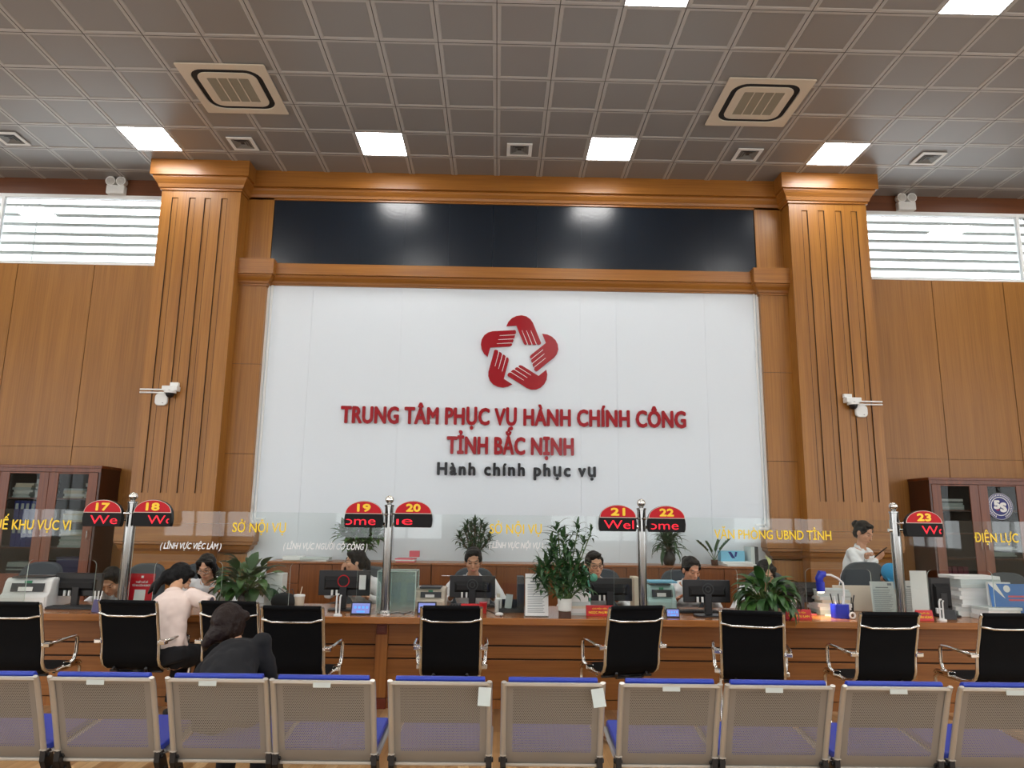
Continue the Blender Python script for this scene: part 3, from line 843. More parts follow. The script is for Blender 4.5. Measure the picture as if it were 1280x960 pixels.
# ---- numbered LED signs
def led_sign(no, word, px0, px1, w0, w1, side, label, clip=False):
    y = 6.27
    a, b = at(px0, 650, y), at(px1, 650, y)
    cx = (a.x + b.x) / 2; w = .325
    ztop = at((px0 + px1) / 2, {17: 624.5, 18: 624.5, 19: 626, 20: 626, 21: 631, 22: 632, 23: 638}[no], y).z
    H = .222; z0 = ztop - H
    t = thing('queue_sign', label, 'counter sign', (cx, y, z0), 0, 'arched red and black LED counter signs')
    hw = w / 2
    body = [(-hw + .012, 0), (hw - .012, 0), (hw - .004, .02), (hw, .065), (hw - .004, .10)] + [((hw - .006) * math.cos(q * PI / 16) , .10 + (H - .10) * math.sin(q * PI / 16)) for q in range(1, 16)] + [(-hw + .004, .10), (-hw, .065), (-hw + .004, .02)]
    part('case', MB().prism(body, lambda x, z, wv: V3((x, -.02 if wv == 0 else .035, z))), 'led_black', t, bevel=.003)
    arch = [((hw - .012) * math.cos(q * PI / 18), .118 + (H - .124) * math.sin(q * PI / 18)) for q in range(0, 19)]
    rim = [((hw - .006) * math.cos(q * PI / 18), .113 + (H - .115) * math.sin(q * PI / 18)) for q in range(0, 19)]
    part('arch_rim', MB().prism(rim, lambda x, z, wv: V3((x, -.0215 if wv == 0 else -.019, z))), 'led_edge', t)
    f = part('arch_face', MB().prism(arch, lambda x, z, wv: V3((x, -.023 if wv == 0 else -.02, z))), 'red_sign', t)
    n = MB(); nw = .058 if no in (17, 19, 18) else .062
    lettering(n, str(no), -nw, nw, .130, .066, lambda x, z, wv: V3((x, -.0245, z)), 0, .045, 0, 1.0)
    part('number', n, 'gold', f)
    q = MB(); sc = 1 / 46.0 * w
    X0, X1 = -hw + (w0 - px0) * sc, -hw + (w1 - px0) * sc
    lettering(q, word, X0, X1, .022, .070, lambda x, z, wv: V3((x, -.0215, z)), 0, -.004, 0, 1.0, clip=(-hw + .012, hw - .012))
    part('led_text', q, 'led_text', t)
    sx = 1 if side == 'r' else -1          # the post is on this side
    br = MB().cyl((sx * (hw - .01), .02, .11), (sx * (hw + .03), .05, .11), .008, .008, 10); part('bracket', br, 'chrome', t, smooth=40)
led_sign(17, 'We', 105.5, 151.5, 115, 147, 'r', 'arched red and black LED counter sign numbered 17')
led_sign(18, 'We', 168, 214, 186, 216, 'l', 'arched red and black LED counter sign numbered 18')
led_sign(19, 'ome', 431.5, 478, 431, 469, 'r', 'arched red and black LED counter sign numbered 19')
led_sign(20, 'ıe', 493.5, 539.5, 497, 516, 'l', 'arched red and black LED counter sign numbered 20')
led_sign(21, 'Wel', 749, 795, 755, 791, 'r', 'arched red and black LED counter sign numbered 21')
led_sign(22, 'ome', 810, 855.5, 811, 847, 'l', 'arched red and black LED counter sign numbered 22')
led_sign(23, 'We', 1130.5, 1176, 1150, 1178, 'l', 'arched red and black LED counter sign numbered 23')

# ================================================================== WAITING BENCHES
def bench(units, ybase, label, rz=0.0, stickers=()):
    """units: list of (x0, x1) back extents along world X at the top of the backs"""
    xc = (units[0][0] + units[-1][1]) / 2
    t = thing('waiting_bench', label, 'bench', (xc, ybase, 0), rz, 'metal waiting benches')
    prof = [(-.005, .765), (.012, .735), (.040, .66), (.070, .58), (.098, .50), (.122, .43), (.140, .385), (.170, .352)]
    for ui, (x0, x1) in enumerate(units):
        a, b = x0 - xc + .012, x1 - xc - .012
        W = b - a
        # perforated back sheet with uv in metres
        vs = []; uvs = []; fs = []
        L = [0.0]
        for k in range(1, len(prof)): L.append(L[-1] + math.hypot(prof[k][0] - prof[k - 1][0], prof[k][1] - prof[k - 1][1]))
        nx = 1
        for k, (y, z) in enumerate(prof):
            for i in range(nx + 1):
                vs.append((a + W * i / nx, y, z)); uvs.append((.48 * i / nx, L[k]))
        for k in range(len(prof) - 1):
            fs.append((2 * k, 2 * k + 1, 2 * k + 3, 2 * k + 2))
        me = bpy.data.meshes.new('backrest'); me.from_pydata(vs, [], fs); me.materials.append(M['perf'])
        ul = me.uv_layers.new(name='UVMap')
        for p in me.polygons:
            for li in p.loop_indices: ul.data[li].uv = uvs[me.loops[li].vertex_index]
        me.polygons.foreach_set('use_smooth', [True] * len(me.polygons))
        bk = link_mesh('backrest', me, t)
        part('top_edge', MB().box(a, b, -.018, -.002, .752, .770), 'bench_frame', bk, bevel=.004)
        part('bottom_edge', MB().box(a, b, .160, .185, .340, .356), 'bench_frame', bk, bevel=.004)
        for x in (a, b):
            sgn = -1 if x == a else 1
            fr = MB().tube([(x, -.016, .772)] + [(x, y - .004, z) for y, z in prof[:-1]], [(.013, .008)] + [(.0145, .011)] * 7, 10, up=(0, 1, .3))
            fr.box(x - .016, x + .016, .095 + .02, .125 + .02, .40, .405)
            part('back_frame', fr, 'bench_frame', t, smooth=45)
            br = MB()
            br.prism([(.12, .40), (.165, .40), (.20, .36), (.235, .30), (.30, .20), (.30, .15), (.22, .15), (.17, .27), (.12, .35)], lambda u, v, w: V3((x - .014 if w == 0 else x + .014, u, v)))
            br.cyl((x - .022, .150, .375), (x + .022, .150, .375), .012, .012, 12); br.cyl((x - .022, .185, .305), (x + .022, .185, .305), .011, .011, 12)
            part('bracket', br, 'black_plastic', t, bevel=.003)
        # back cushion and seat cushion
        q = MB(); w2 = .012
        ca = [(.002, .778), (.008, .788), (.026, .790), (.038, .782)]
        pts = [(.020 + .0 * k, 0) for k in range(1)]
        poly = [(.012, .756), (.004, .775), (.012, .787), (.028, .788), (.040, .775), (.062, .72), (.096, .62), (.112, .57), (.106, .552), (.092, .556), (.084, .59), (.056, .67)]
        q.prism(poly, lambda u, v, w: V3((a + .022 if w == 0 else b - .022, u, v)))
        cu = part('back_cushion', q, 'blue_pad', t, bevel=.004)
        q = MB().prism([(.009, .752), (.052, .668), (.081, .588), (.090, .560), (.086, .556), (.077, .586), (.048, .666), (.007, .748)], lambda u, v, w: V3((a + .03 if w == 0 else b - .03, u, v)))
        part('cushion_board', q, 'board', cu)
        sp = MB().prism([(.165, .398), (.20, .385), (.45, .405), (.585, .420), (.615, .405), (.622, .415), (.615, .44), (.58, .455), (.44, .440), (.22, .418), (.175, .418)], lambda u, v, w: V3((a + .006 if w == 0 else b - .006, u, v)))
        part('seat_cushion', sp, 'blue_pad', t, bevel=.008)
        pan = MB().prism([(.17, .384), (.20, .372), (.45, .390), (.60, .405), (.62, .395), (.625, .403), (.60, .417), (.45, .402), (.20, .384), (.17, .396)], lambda u, v, w: V3((a - .008 if w == 0 else b + .008, u, v)))
        part('seat_pan', pan, 'bench_frame', t)
        for x in (a, b):
            sf = MB().tube([(x, .15, .385), (x, .22, .375), (x, .45, .395), (x, .58, .41), (x, .62, .40)], (.010, .016), 8, up=(1, 0, 0))
            part('seat_rail', sf, 'bench_frame', t, smooth=45)
    xa, xb = units[0][0] - xc, units[-1][1] - xc
    part('beam', MB().box(xa + .02, xb - .02, .225, .285, .165, .215), 'black_plastic', t, bevel=.004)
    for x in (xa + .32, xb - .32):
        l = MB().tube([(x, .255, .165), (x, .255, .06)], (.03, .02), 12); l.tube([(x, -.02, .03), (x, .10, .055), (x, .265, .07), (x, .45, .055), (x, .58, .03)], (.026, .018), 10, up=(1, 0, 0))
        lg = part('leg', l, 'bench_frame', t, smooth=45)
        for y in (-.02, .58): part('foot', MB().cyl((x, y, 0), (x, y, .03), .022, .022, 14), 'rubber', lg)
    for ui, fx, kind in stickers:
        x0, x1 = units[ui]; x = x0 - xc + (x1 - x0) * fx
        st = MB()
        if kind == 's': st.box(x - .042, x + .042, -.0215, -.019, .738, .760)
        else:
            st.box(x - .03, x + .03, -.028, -.0265, .665, .748, 0, Matrix.Rotation(R(-8 if kind == 't' else 3), 3, 'Y') @ Matrix.Rotation(R(-20), 3, 'X'))
        part('sticker', st, 'paper_b', t, label='pale paper sticker on the back')
BY = 3.745
bench([(-2.70, -2.191), (-2.146, -1.634), (-1.582, -1.088)], BY, 'metal waiting bench on the left, the dark-haired woman sits on its end', R(-.6), [(1, .46, 's'), (2, .42, 's')])
bench([(-1.078, -.572), (-.511, -.010), (.036, .536), (.604, 1.102)], BY - .03, 'metal waiting bench in the middle with two torn paper stickers', R(-.6), [(0, .5, 's'), (1, .93, 'p'), (2, .93, 't'), (3, .5, 's')])
bench([(1.113, 1.645), (1.680, 2.215), (2.246, 2.775)], BY - .055, 'metal waiting bench on the right, cut by the photo edge', R(-.6), [(0, .44, 's'), (1, .5, 's'), (2, .5, 's')])

# ================================================================== VISITOR CHAIRS
def visitor_chair():
    t = thing('office_chair', '', 'chair', (0, 0, 0), 0, 'black mesh visitor chairs along the counter')
    hw = .198
    prof = [(-.215, .925), (-.200, .905), (-.185, .86), (-.165, .78), (-.140, .70), (-.120, .63), (-.112, .57), (-.108, .52), (-.085, .475), (-.04, .448), (.05, .435), (.18, .44), (.30, .455), (.36, .45), (.385, .43)]
    # sling
    m1 = MB(); th = .012
    up = [(y + .002, z) for y, z in prof]
    dn = []
    for i, (y, z) in enumerate(prof):
        a = prof[max(i - 1, 0)]; b = prof[min(i + 1, len(prof) - 1)]
        ty, tz = b[0] - a[0], b[1] - a[1]; l = math.hypot(ty, tz)
        dn.append((y + tz / l * th, z - ty / l * th))
    rows = []
    n = len(prof)
    vs = [(-hw, y, z) for y, z in up] + [(hw, y, z) for y, z in up] + [(-hw, y, z) for y, z in dn] + [(hw, y, z) for y, z in dn]
    fs = []
    for i in range(n - 1):
        fs += [(i, i + 1, n + i + 1, n + i), (2 * n + i, 3 * n + i, 3 * n + i + 1, 2 * n + i + 1), (i, 2 * n + i, 2 * n + i + 1, i + 1), (n + i, n + i + 1, 3 * n + i + 1, 3 * n + i)]
    fs += [(0, n, 3 * n, 2 * n), (n - 1, 3 * n - 1, 4 * n - 1, 2 * n - 1)]
    m1.add(vs, fs)
    sling = part('mesh_sling', m1, 'black_mesh', t, smooth=50)
    part('top_roll', MB().cyl((-hw, -.214, .922), (hw, -.214, .922), .016, .016, 14), 'black_mesh', sling, smooth=50)
    for sx in (-1, 1):
        x = sx * (hw + .012)
        part('side_rail', MB().tube([(x, y, z) for y, z in prof], (.011, .013), 10, up=(1, 0, 0)), 'chrome', t, smooth=50)
        xo = sx * (hw + .062)
        arm = MB().tube([(x, -.135, .635), (x + sx * .02, -.12, .64), (xo, -.06, .648), (xo, .10, .655), (xo, .185, .655), (xo, .212, .64), (xo, .218, .61), (xo - sx * .004, .225, .53), (xo - sx * .008, .215, .485), (x + sx * .02, .18, .452), (x, .15, .442)],
                        [(.012, .012)] * 3 + [(.014, .011)] * 8, 10)
        a = part('armrest', arm, 'chrome', t, smooth=50)
        part('arm_clip', MB().box(min(x, xo) - .004, max(x, xo) + .004, -.14, -.085, .622, .652), 'chrome', a, bevel=.006); part('arm_clip', MB().box(min(x, xo) + .002, max(x, xo) + .01, .15, .215, .44, .475), 'chrome', a, bevel=.006)
        leg = MB().tube([(x, .05, .425), (x, .20, .425), (x, .34, .43), (x, .385, .40), (x, .385, .34), (x, .345, .08), (x, .325, .03), (x, .28, .014), (x, .0, .014), (x, -.17, .014), (x - sx * .03, -.205, .014), (x - sx * .08, -.21, .014), (0, -.21, .014)], .0125, 10)
        part('leg', leg, 'chrome', t, smooth=50)
    bar = MB().tube([(-hw - .012, -.192, .842), (-hw + .02, -.200, .838), (-hw + .06, -.208, .828), (0, -.210, .826), (hw - .06, -.208, .828), (hw - .02, -.200, .838), (hw + .012, -.192, .842)], (.010, .013), 10, up=(0, 1, 0))
    part('cross_bar', bar, 'chrome', t, smooth=50)
    un = MB()
    for y in (.0, .24): un.box(-hw, hw, y - .015, y + .015, .408, .425)
    un.tube([(-.12, -.10, .455), (-.10, -.05, .415), (0, .0, .405), (.10, -.05, .415), (.12, -.10, .455)], .012, 8)
    part('under_frame', un, 'black_plastic', t, bevel=.003)
    return t
ch0 = visitor_chair()
chairs = [((-22, 49, 752), 0, 'black mesh chrome chair cut by the left photo edge, in front of the printer'),
          ((127, 195, 750), -4, 'black mesh chrome chair that the cream-shirted visitor sits on'),
          ((252, 322, 751), -4, 'black mesh chrome chair partly hidden by the dark-haired woman on the bench'),
          ((330, 402, 758), -2, 'black mesh chrome chair in front of the monitor with the red ring'),
          ((530, 599, 757), 2, 'black mesh chrome chair in front of the man in the middle'),
          ((762, 829, 757), 14, 'black mesh chrome chair turned left, below signs 21 and 22'),
          ((902, 977, 767), -15, 'black mesh chrome chair in front of the drooping leafy plant'),
          ((1074, 1149, 768), 2, 'black mesh chrome chair in front of the two upright paper stands'),
          ((1226, 1298, 771), 2, 'black mesh chrome chair in front of the blue brochure, at the right edge')]
chair_pos = []
for i, ((a, b, y), rz, lb) in enumerate(chairs):
    p = onz((a + b) / 2, y + 2, .925)
    Y = min(max(p.y, 5.25), 5.52)
    p = at((a + b) / 2, y + 2, Y)
    q = R(rz)
    loc = (p.x - math.sin(q) * .2, Y + .2 * math.cos(q), 0)
    chair_pos.append(loc)
    if i == 0: ch0.location = loc; ch0.rotation_euler = (0, 0, q); ch0['label'] = lb
    else: dup(ch0, loc, q, lb)

# ================================================================== BOOKCASES AND LOW CABINETS
def stack_of_paper(name, x, y, z, w, d, n, label, cat, group, seed, cols=('paper', 'paper_b', 'paper_c'), rz=0.0, hh=.014):
    """a heap of loose document bundles, every bundle a thing of its own"""
    rr = random.Random(seed); zz = z
    for k in range(n):
        h = hh * rr.uniform(.7, 1.5); a = w * rr.uniform(.88, 1.0) / 2; b = d * rr.uniform(.9, 1.0) / 2
        m1 = MB(); 
        m1.box(-a, a, -b, b, 0, h, 0)
        o = part(name, m1, rr.choice(cols), None, bevel=.002)
        o.location = (x + rr.uniform(-.01, .01), y + rr.uniform(-.01, .01), zz); o.rotation_euler = (0, 0, rz + R(rr.uniform(-7, 7)))
        nm = ['bottom', 'second', 'third', 'fourth', 'fifth', 'sixth', 'seventh', 'eighth', 'ninth', 'tenth'][min(k, 9)]
        tag(o, label % ('topmost' if k == n - 1 and n > 1 else nm), cat, group)
        zz += h + .0006
    return zz
def bookcase(x0, n, label, side):
    """n glazed doors from x0 to the right; front at Y 9.5, back against the wall"""
    YF, YK, H, dw = 9.5, 9.985, 2.12, .62
    W = n * dw + .06
    t = thing('bookcase', label, 'bookcase', (x0 + W / 2, YF, 0), 0, 'tall glazed bookcases')
    h = W / 2; D = YK - YF
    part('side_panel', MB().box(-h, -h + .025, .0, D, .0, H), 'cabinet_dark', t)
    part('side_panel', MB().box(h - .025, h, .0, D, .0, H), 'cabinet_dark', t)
    part('top_panel', MB().box(-h - .012, h + .012, -.015, D, H, H + .035), 'cabinet', t, bevel=.004)
    part('back_panel', MB().box(-h + .025, h - .025, D - .012, D, .06, H), 'cab_in', t)
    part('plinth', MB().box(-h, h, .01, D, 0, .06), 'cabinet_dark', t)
    part('front_rail', MB().box(-h, h, -.004, .018, H - .05, H), 'cabinet', t)
    for z in (.74, 1.12, 1.44, 1.74): part('shelf', MB().box(-h + .025, h - .025, .03, D - .012, z - .018, z), 'cabinet', t)
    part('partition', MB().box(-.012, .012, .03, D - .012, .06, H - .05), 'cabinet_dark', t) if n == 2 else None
    for k in range(n):
        a = -h + .03 + k * dw; b = a + dw - .004
        st = .118
        d = MB().box(a, a + st, -.003, .018, .08, H - .055).box(b - st, b, -.003, .018, .08, H - .055)
        d.box(a + st, b - st, -.003, .018, H - .075, H - .055); d.box(a + st, b - st, -.003, .018, .08, .80)
        dr = part('door', d, 'cabinet', t, bevel=.003)
        part('door_pane', MB().box(a + st, b - st, .004, .009, .80, H - .075), 'cab_glass', dr)
        hx = b - .045 if k % 2 == 0 else a + .045
        part('handle', MB().tube([(hx, -.003, 1.34), (hx, -.028, 1.33), (hx, -.028, 1.24), (hx, -.003, 1.23)], .006, 8), 'steel', dr, smooth=50)
    return t, x0, h, dw
bookcase(-5.095 - 3 * .62 - .06, 3, 'brown glazed bookcase at the left edge, papers and blue binders inside', 'l')
bookcase(5.665, 3, 'brown glazed bookcase at the right edge with the round emblem on its glass', 'r')
bx = 9.72
def paneX(x): return x
# contents, left bookcase (pane centres -6.0 and -5.4)
stack_of_paper('paper_bundle', -6.12, bx, 1.74, .24, .28, 7, '%s paper bundle on the top shelf, left pane of the left bookcase', 'papers', 'papers in the left bookcase', 1, hh=.024)
stack_of_paper('paper_bundle', -5.88, bx, 1.74, .15, .28, 8, '%s paper bundle of the narrow heap, top shelf, left pane of left bookcase', 'papers', 'papers in the left bookcase', 2, hh=.025)
stack_of_paper('paper_bundle', -5.47, bx, 1.74, .26, .28, 5, '%s paper bundle of the low heap, top shelf, right pane of left bookcase', 'papers', 'papers in the left bookcase', 3, hh=.024)
stack_of_paper('paper_bundle', -5.24, bx, 1.74, .16, .28, 8, '%s paper bundle on the top shelf, right end of the left bookcase', 'papers', 'papers in the left bookcase', 4, hh=.024)
for k in range(5):
    x = -6.16 + k * .066
    o = part('ring_binder', MB().box(-.031, .031, -.13, .13, 0, .29).box(-.018, .018, -.132, -.128, .17, .25, 1), ['book_blue', 'paper_b'], None, bevel=.003)
    o.location = (x, bx, 1.44 if False else 1.12 + .0)
    o.rotation_euler = (0, R((-3, 2, -1, 3, 0)[k] * .3), 0)
    tag(o, '%s blue ring binder from the left, lower row in the left bookcase' % ('first', 'second', 'third', 'fourth', 'fifth')[k], 'binder', 'blue binders in the left bookcase')
    o2 = o.copy(); COL.objects.link(o2); o2.location.z = 1.44; o2.scale = (1, 1, .9)
    tag(o2, '%s blue ring binder from the left, upper row in the left bookcase' % ('first', 'second', 'third', 'fourth', 'fifth')[k], 'binder', 'blue binders in the left bookcase')
stack_of_paper('paper_bundle', -5.40, bx, 1.44, .34, .28, 5, '%s paper bundle on the second shelf, right pane of the left bookcase', 'papers', 'papers in the left bookcase', 5, hh=.022)
stack_of_paper('paper_bundle', -5.40, bx, 1.12, .36, .28, 9, '%s paper bundle on the third shelf, right pane of the left bookcase', 'papers', 'papers in the left bookcase', 6, hh=.02)
stack_of_paper('paper_bundle', -6.02, bx, .74, .36, .28, 7, '%s paper bundle on the low shelf, left pane of the left bookcase', 'papers', 'papers in the left bookcase', 7, ('paper_b', 'paper_b', 'dark_gray'), hh=.024)
for k in range(2):
    o = part('document_box', MB().box(-.16, .16, -.13, .13, 0, .11).box(-.165, .165, -.135, .135, .11, .13), 'book_violet', None, bevel=.004)
    o.location = (-5.42, bx, .87 + k * .131 - .131 + .0); tag(o, ('violet document box resting on the low shelf, right pane of the left bookcase', 'violet document box stacked above another, right pane of the left bookcase')[k], 'box', 'violet boxes in the left bookcase')
# wall clock-like round thing on top papers of the left bookcase
# contents, right bookcase (pane centres 6.0 and 6.6)
stack_of_paper('paper_bundle', 6.0, bx, 1.74, .33, .28, 6, '%s paper bundle on the top shelf, left pane of the right bookcase', 'papers', 'papers in the right bookcase', 8, ('paper_b', 'dark_gray', 'paper_b', 'paper'), hh=.022)
stack_of_paper('paper_bundle', 6.62, bx, 1.12, .34, .28, 6, '%s paper bundle below the round emblem in the right bookcase', 'papers', 'papers in the right bookcase', 9, ('paper_b', 'paper', 'dark_gray'), hh=.024)
for k in range(4):
    o = part('folder', MB().box(-.03, .03, -.13, .13, 0, .27), 'book_pink', None, bevel=.003); o.location = (5.88 + k * .075, bx, .74)
    tag(o, '%s dark pink folder from the left in the right bookcase' % ('first', 'second', 'third', 'fourth')[k], 'folder', 'pink folders in the right bookcase')
# round emblem on the door glass
c = at(1250, 633, 9.5)
t = thing('round_sticker', 'round dark blue emblem with white 5S stuck on the right bookcase glass', 'sticker', (c.x, 9.50, c.z))
def disc(mb, r, y0, y1, mi=0, n=40, r2=None):
    if r2 is None: mb.prism([(r * math.cos(2 * PI * k / n), r * math.sin(2 * PI * k / n)) for k in range(n)], lambda u, v, w: V3((u, y0 if w == 0 else y1, v)), mi)
    else:
        vs = [(q * math.cos(2 * PI * k / n), y0, q * math.sin(2 * PI * k / n)) for q in (r, r2) for k in range(n)]
        mb.add(vs, [(k, (k + 1) % n, n + (k + 1) % n, n + k) for k in range(n)], mi)
m1 = MB(); disc(m1, .172, -.001, .003); part('disc', m1, 'navy', t)
m1 = MB(); disc(m1, .122, -.0016, 0, r2=.112); disc(m1, .170, -.0016, 0, r2=.166)
for k in range(40):
    a = 2 * PI * k / 40
    if 4.35 < a < 5.07: continue
    m1.add([((.145 + dr) * math.cos(a + da), -.0016, (.145 + dr) * math.sin(a + da)) for dr, da in ((-.011, -.045), (.011, -.045), (.011, .03), (-.011, .03))], [(0, 1, 2, 3)])
lettering(m1, '5', -.085, .005, -.035, .115, lambda x, z, w: V3((x, -.002, z)), 0, .06)
lettering(m1, 'S', -.005, .088, -.075, .125, lambda x, z, w: V3((x, -.0022, z)), 0, .06)
part('print', m1, 'paper', t)
m1 = MB(); disc(m1, .022, -.0028, 0, r2=.014); part('red_mark', m1, 'red_sign', t); m1.v[:] = [(x - .035, y, z - .03) for x, y, z in m1.v]
t.children[-1].location = (-.035, 0, -.035)

def credenza(x0, x1, label):
    YF, YK, H = 9.25, 9.72, 1.0
    W = x1 - x0; h = W / 2
    t = thing('low_cabinet', label, 'cabinet', ((x0 + x1) / 2, YF, 0), 0, 'low cabinets along the white wall')
    part('carcass', MB().box(-h, h, .02, YK - YF, .06, H - .025), 'credenza', t)
    part('top', MB().box(-h, h, -.015, YK - YF, H - .025, H), wood('cabinet top %.1f' % x0, s(136, 80, 40), s(158, 98, 52), .3, (.5, 8, 8)), t, bevel=.003)
    part('plinth', MB().box(-h, h, .03, YK - YF, 0, .06), 'cabinet_dark', t)
    cols = 5; w = W / cols
    for k in range(cols):
        a, b = -h + k * w + .004, -h + (k + 1) * w - .004
        if k in (0, 4):
            for z0, z1 in ((.74, H - .03), (.40, .735), (.07, .395)):
                d = part('drawer', MB().box(a, b, 0, .02, z0, z1), 'credenza', t, bevel=.002)
                zc = z0 + (z1 - z0) * .48
                part('handle', MB().tube([((a + b) / 2 - .07, 0, zc), ((a + b) / 2 - .07, -.025, zc), ((a + b) / 2 + .07, -.025, zc), ((a + b) / 2 + .07, 0, zc)], .006, 8), 'steel', d, smooth=40)
        else:
            d = part('door', MB().box(a, b, 0, .02, .07, H - .03), 'credenza', t, bevel=.002)
            part('knob', MB().cyl(((b - .04 if k != 2 else a + .04), -.02, .6), ((b - .04 if k != 2 else a + .04), 0, .6), .01, .008, 10), 'steel', d)
    return t
credenza(-2.82, -.80, 'low brown cabinet under the white wall, left one, behind the woman on the phone')
credenza(-.795, 1.21, 'low brown cabinet under the white wall, middle one, behind the man with the monitor')
credenza(1.215, 3.24, 'low brown cabinet under the white wall, right one, with the blue box on top')

# ================================================================== STAFF CHAIRS
def staff_chair():
    t = thing('swivel_chair', '', 'chair', (0, 0, 0), 0, 'grey swivel chairs of the staff')
    b = MB()
    def back(u, v, w):
        y = -.24 - (v - .5) * .10 - .05 * (1 - (u / .24) ** 2) * 1.0
        return V3((u, y + (.0 if w == 0 else .07), v))
    pr = []
    for k in range(24):
        a = 2 * PI * k / 24
        ca, sa = math.cos(a), math.sin(a)
        e = .55
        pr.append((.235 * math.copysign(abs(ca) ** e, ca) * (1 - .10 * max(sa, 0)), .76 + .27 * math.copysign(abs(sa) ** e, sa)))
    b.prism(pr, back)
    part('backrest', b, 'gray_fabric', t, smooth=60, bevel=.02, seg=3)
    sc = MB().prism(rrect(.48, .46, .12, 5), lambda u, v, w: V3((u, v + .0, .44 if w == 0 else .50)))
    part('seat', sc, 'gray_fabric', t, smooth=60, bevel=.02, seg=3)
    part('back_spine', MB().tube([(0, -.12, .42), (0, -.27, .43), (0, -.31, .50), (0, -.30, .62)], (.03, .012), 8, up=(1, 0, 0)), 'black_plastic', t, smooth=50)
    for sx in (-1, 1):
        part('armrest', MB().tube([(sx * .22, .08, .44), (sx * .28, .06, .46), (sx * .29, .03, .62), (sx * .29, .12, .66), (sx * .29, -.16, .66)], (.018, .012), 8), 'black_plastic', t, smooth=50)
    part('column', MB().cyl((0, 0, .10), (0, 0, .44), .028, .022, 14), 'steel', t, smooth=40)
    base = MB()
    for k in range(5):
        a = 2 * PI * k / 5 + .3
        base.tube([(0, 0, .10), (.15 * math.cos(a), .15 * math.sin(a), .10), (.29 * math.cos(a), .29 * math.sin(a), .075)], [(.024, .018), (.02, .015), (.014, .012)], 8)
    bs = part('star_base', base, 'black_plastic', t, smooth=50)
    for k in range(5):
        a = 2 * PI * k / 5 + .3
        x, y = .29 * math.cos(a), .29 * math.sin(a)
        part('caster', MB().cyl((x - .02, y, .03), (x + .02, y, .03), .03, .03, 14), 'black_plastic', bs)
    return t
sc0 = staff_chair()
# (pixel x of the back's middle, depth, turn, label)
sch = [(53, 8.15, 180, .0, 'grey swivel chair behind the white printer at the left'), (184, 8.1, 170, 0, 'grey swivel chair behind the red stand, empty'),
       (252, 8.2, 182, 0, 'grey swivel chair behind the staff woman in glasses'), (462, 8.05, 165, 0, 'grey swivel chair behind the woman on the phone'),
       (592, 8.0, 180, 0, 'grey swivel chair behind the dark-haired man in the middle'), (750, 8.1, 180, 0, 'grey swivel chair behind the man in glasses'),
       (850, 8.05, 180, 0, 'grey swivel chair behind the woman at the monitor right of sign 22'), (956, 8.0, 180, 0, 'grey swivel chair behind the drooping leafy plant'),
       (1258, 8.2, 180, 0, 'grey swivel chair behind the blue brochure')]
for i, (px_, Y, rz, _, lb) in enumerate(sch):
    p = at(px_, 715, Y)
    q = R(rz)
    off = Matrix.Rotation(q, 3, 'Z') @ V3((0, -.27, 0))
    loc = (p.x - off.x, Y - off.y, 0)
    if i == 0: sc0.location = loc; sc0.rotation_euler = (0, 0, q); sc0['label'] = lb
    else: dup(sc0, loc, q, lb)
p = at(1079, 720, 7.75)
hi = dup(sc0, (p.x, 7.6, 0), R(4), 'tall grey swivel chair turned away, in front of the standing woman', 'grey swivel chairs of the staff')
hi.scale = (1.06, 1, 1.12); hi.location = (at(1077, 720, 7.75).x, 8.0, 0)

# ================================================================== THINGS ON THE COUNTER
def cpos(px_, py_): return onz(px_, py_, CT)
def monitor(px0, px1, Y, ytop, label, stand_py=None, rz=0, mark=None, low=.09):
    a, b = at(px0, 740, Y), at(px1, 740, Y)
    W = b.x - a.x; h = W / 2
    t = thing('monitor', label, 'monitor', ((a.x + b.x) / 2, Y, CT), R(rz), 'computer monitors on the counter')
    H = at((px0 + px1) / 2, ytop, Y).z - CT
    m1 = MB().box(-h, h, -.012, .022, low, H); hs = part('housing', m1, 'black_plastic', t, bevel=.006)
    m2 = MB(); z0, z1 = low + .05, H - .05
    m2.add([(-h * .78, -.012, z1), (h * .78, -.012, z1), (h * .78, -.012, z0), (-h * .78, -.012, z0), (-h * .68, -.045, z1 - .03), (h * .68, -.045, z1 - .03), (h * .68, -.045, z0 + .02), (-h * .68, -.045, z0 + .02)],
           [(0, 1, 5, 4), (1, 2, 6, 5), (2, 3, 7, 6), (3, 0, 4, 7), (4, 5, 6, 7)])
    part('rear_cover', m2, 'black_matte', t)
    part('screen', MB().box(-h + .012, h - .012, .022, .024, low + .012, H - .012), 'dark_gray', t)
    part('stand_neck', MB().box(-.03, .03, -.05, -.012, .012, H * .6), 'black_plastic', t, bevel=.005)
    part('stand_base', MB().prism(rrect(.24, .17, .05, 5), lambda u, v, w: V3((u, v - .03, .014 if w == 0 else 0))), 'black_plastic', t, bevel=.003)
    if mark == 'ring':
        r = MB(); n = 36; cz = (z0 + z1) / 2 + .02
        vs = [(q * math.cos(2 * PI * k / n), -.047, cz + q * math.sin(2 * PI * k / n)) for q in (.052, .044) for k in range(n)]
        r.add(vs, [(k, (k + 1) % n, n + (k + 1) % n, n + k) for k in range(n)]); part('ring_mark', r, 'red_sign', t, label='thin red ring')
    elif mark == 'disc':
        r = MB(); cz = (z0 + z1) / 2 + .02; n = 28
        for r1, r2 in ((.05, .042), (.026, .018)):
            vs = [(q * math.cos(2 * PI * k / n), -.047, cz + q * math.sin(2 * PI * k / n)) for q in (r1, r2) for k in range(n)]
            r.add(vs, [(k, (k + 1) % n, n + (k + 1) % n, n + k) for k in range(n)])
        part('round_mark', r, 'dark_gray', t)
    for dx in (-.05, -.01): part('cable_plug', MB().box(dx - .008 - h * .2, dx + .008 - h * .2, -.05, -.03, low + .005, low + .05), 'white_plastic', t)
    return t
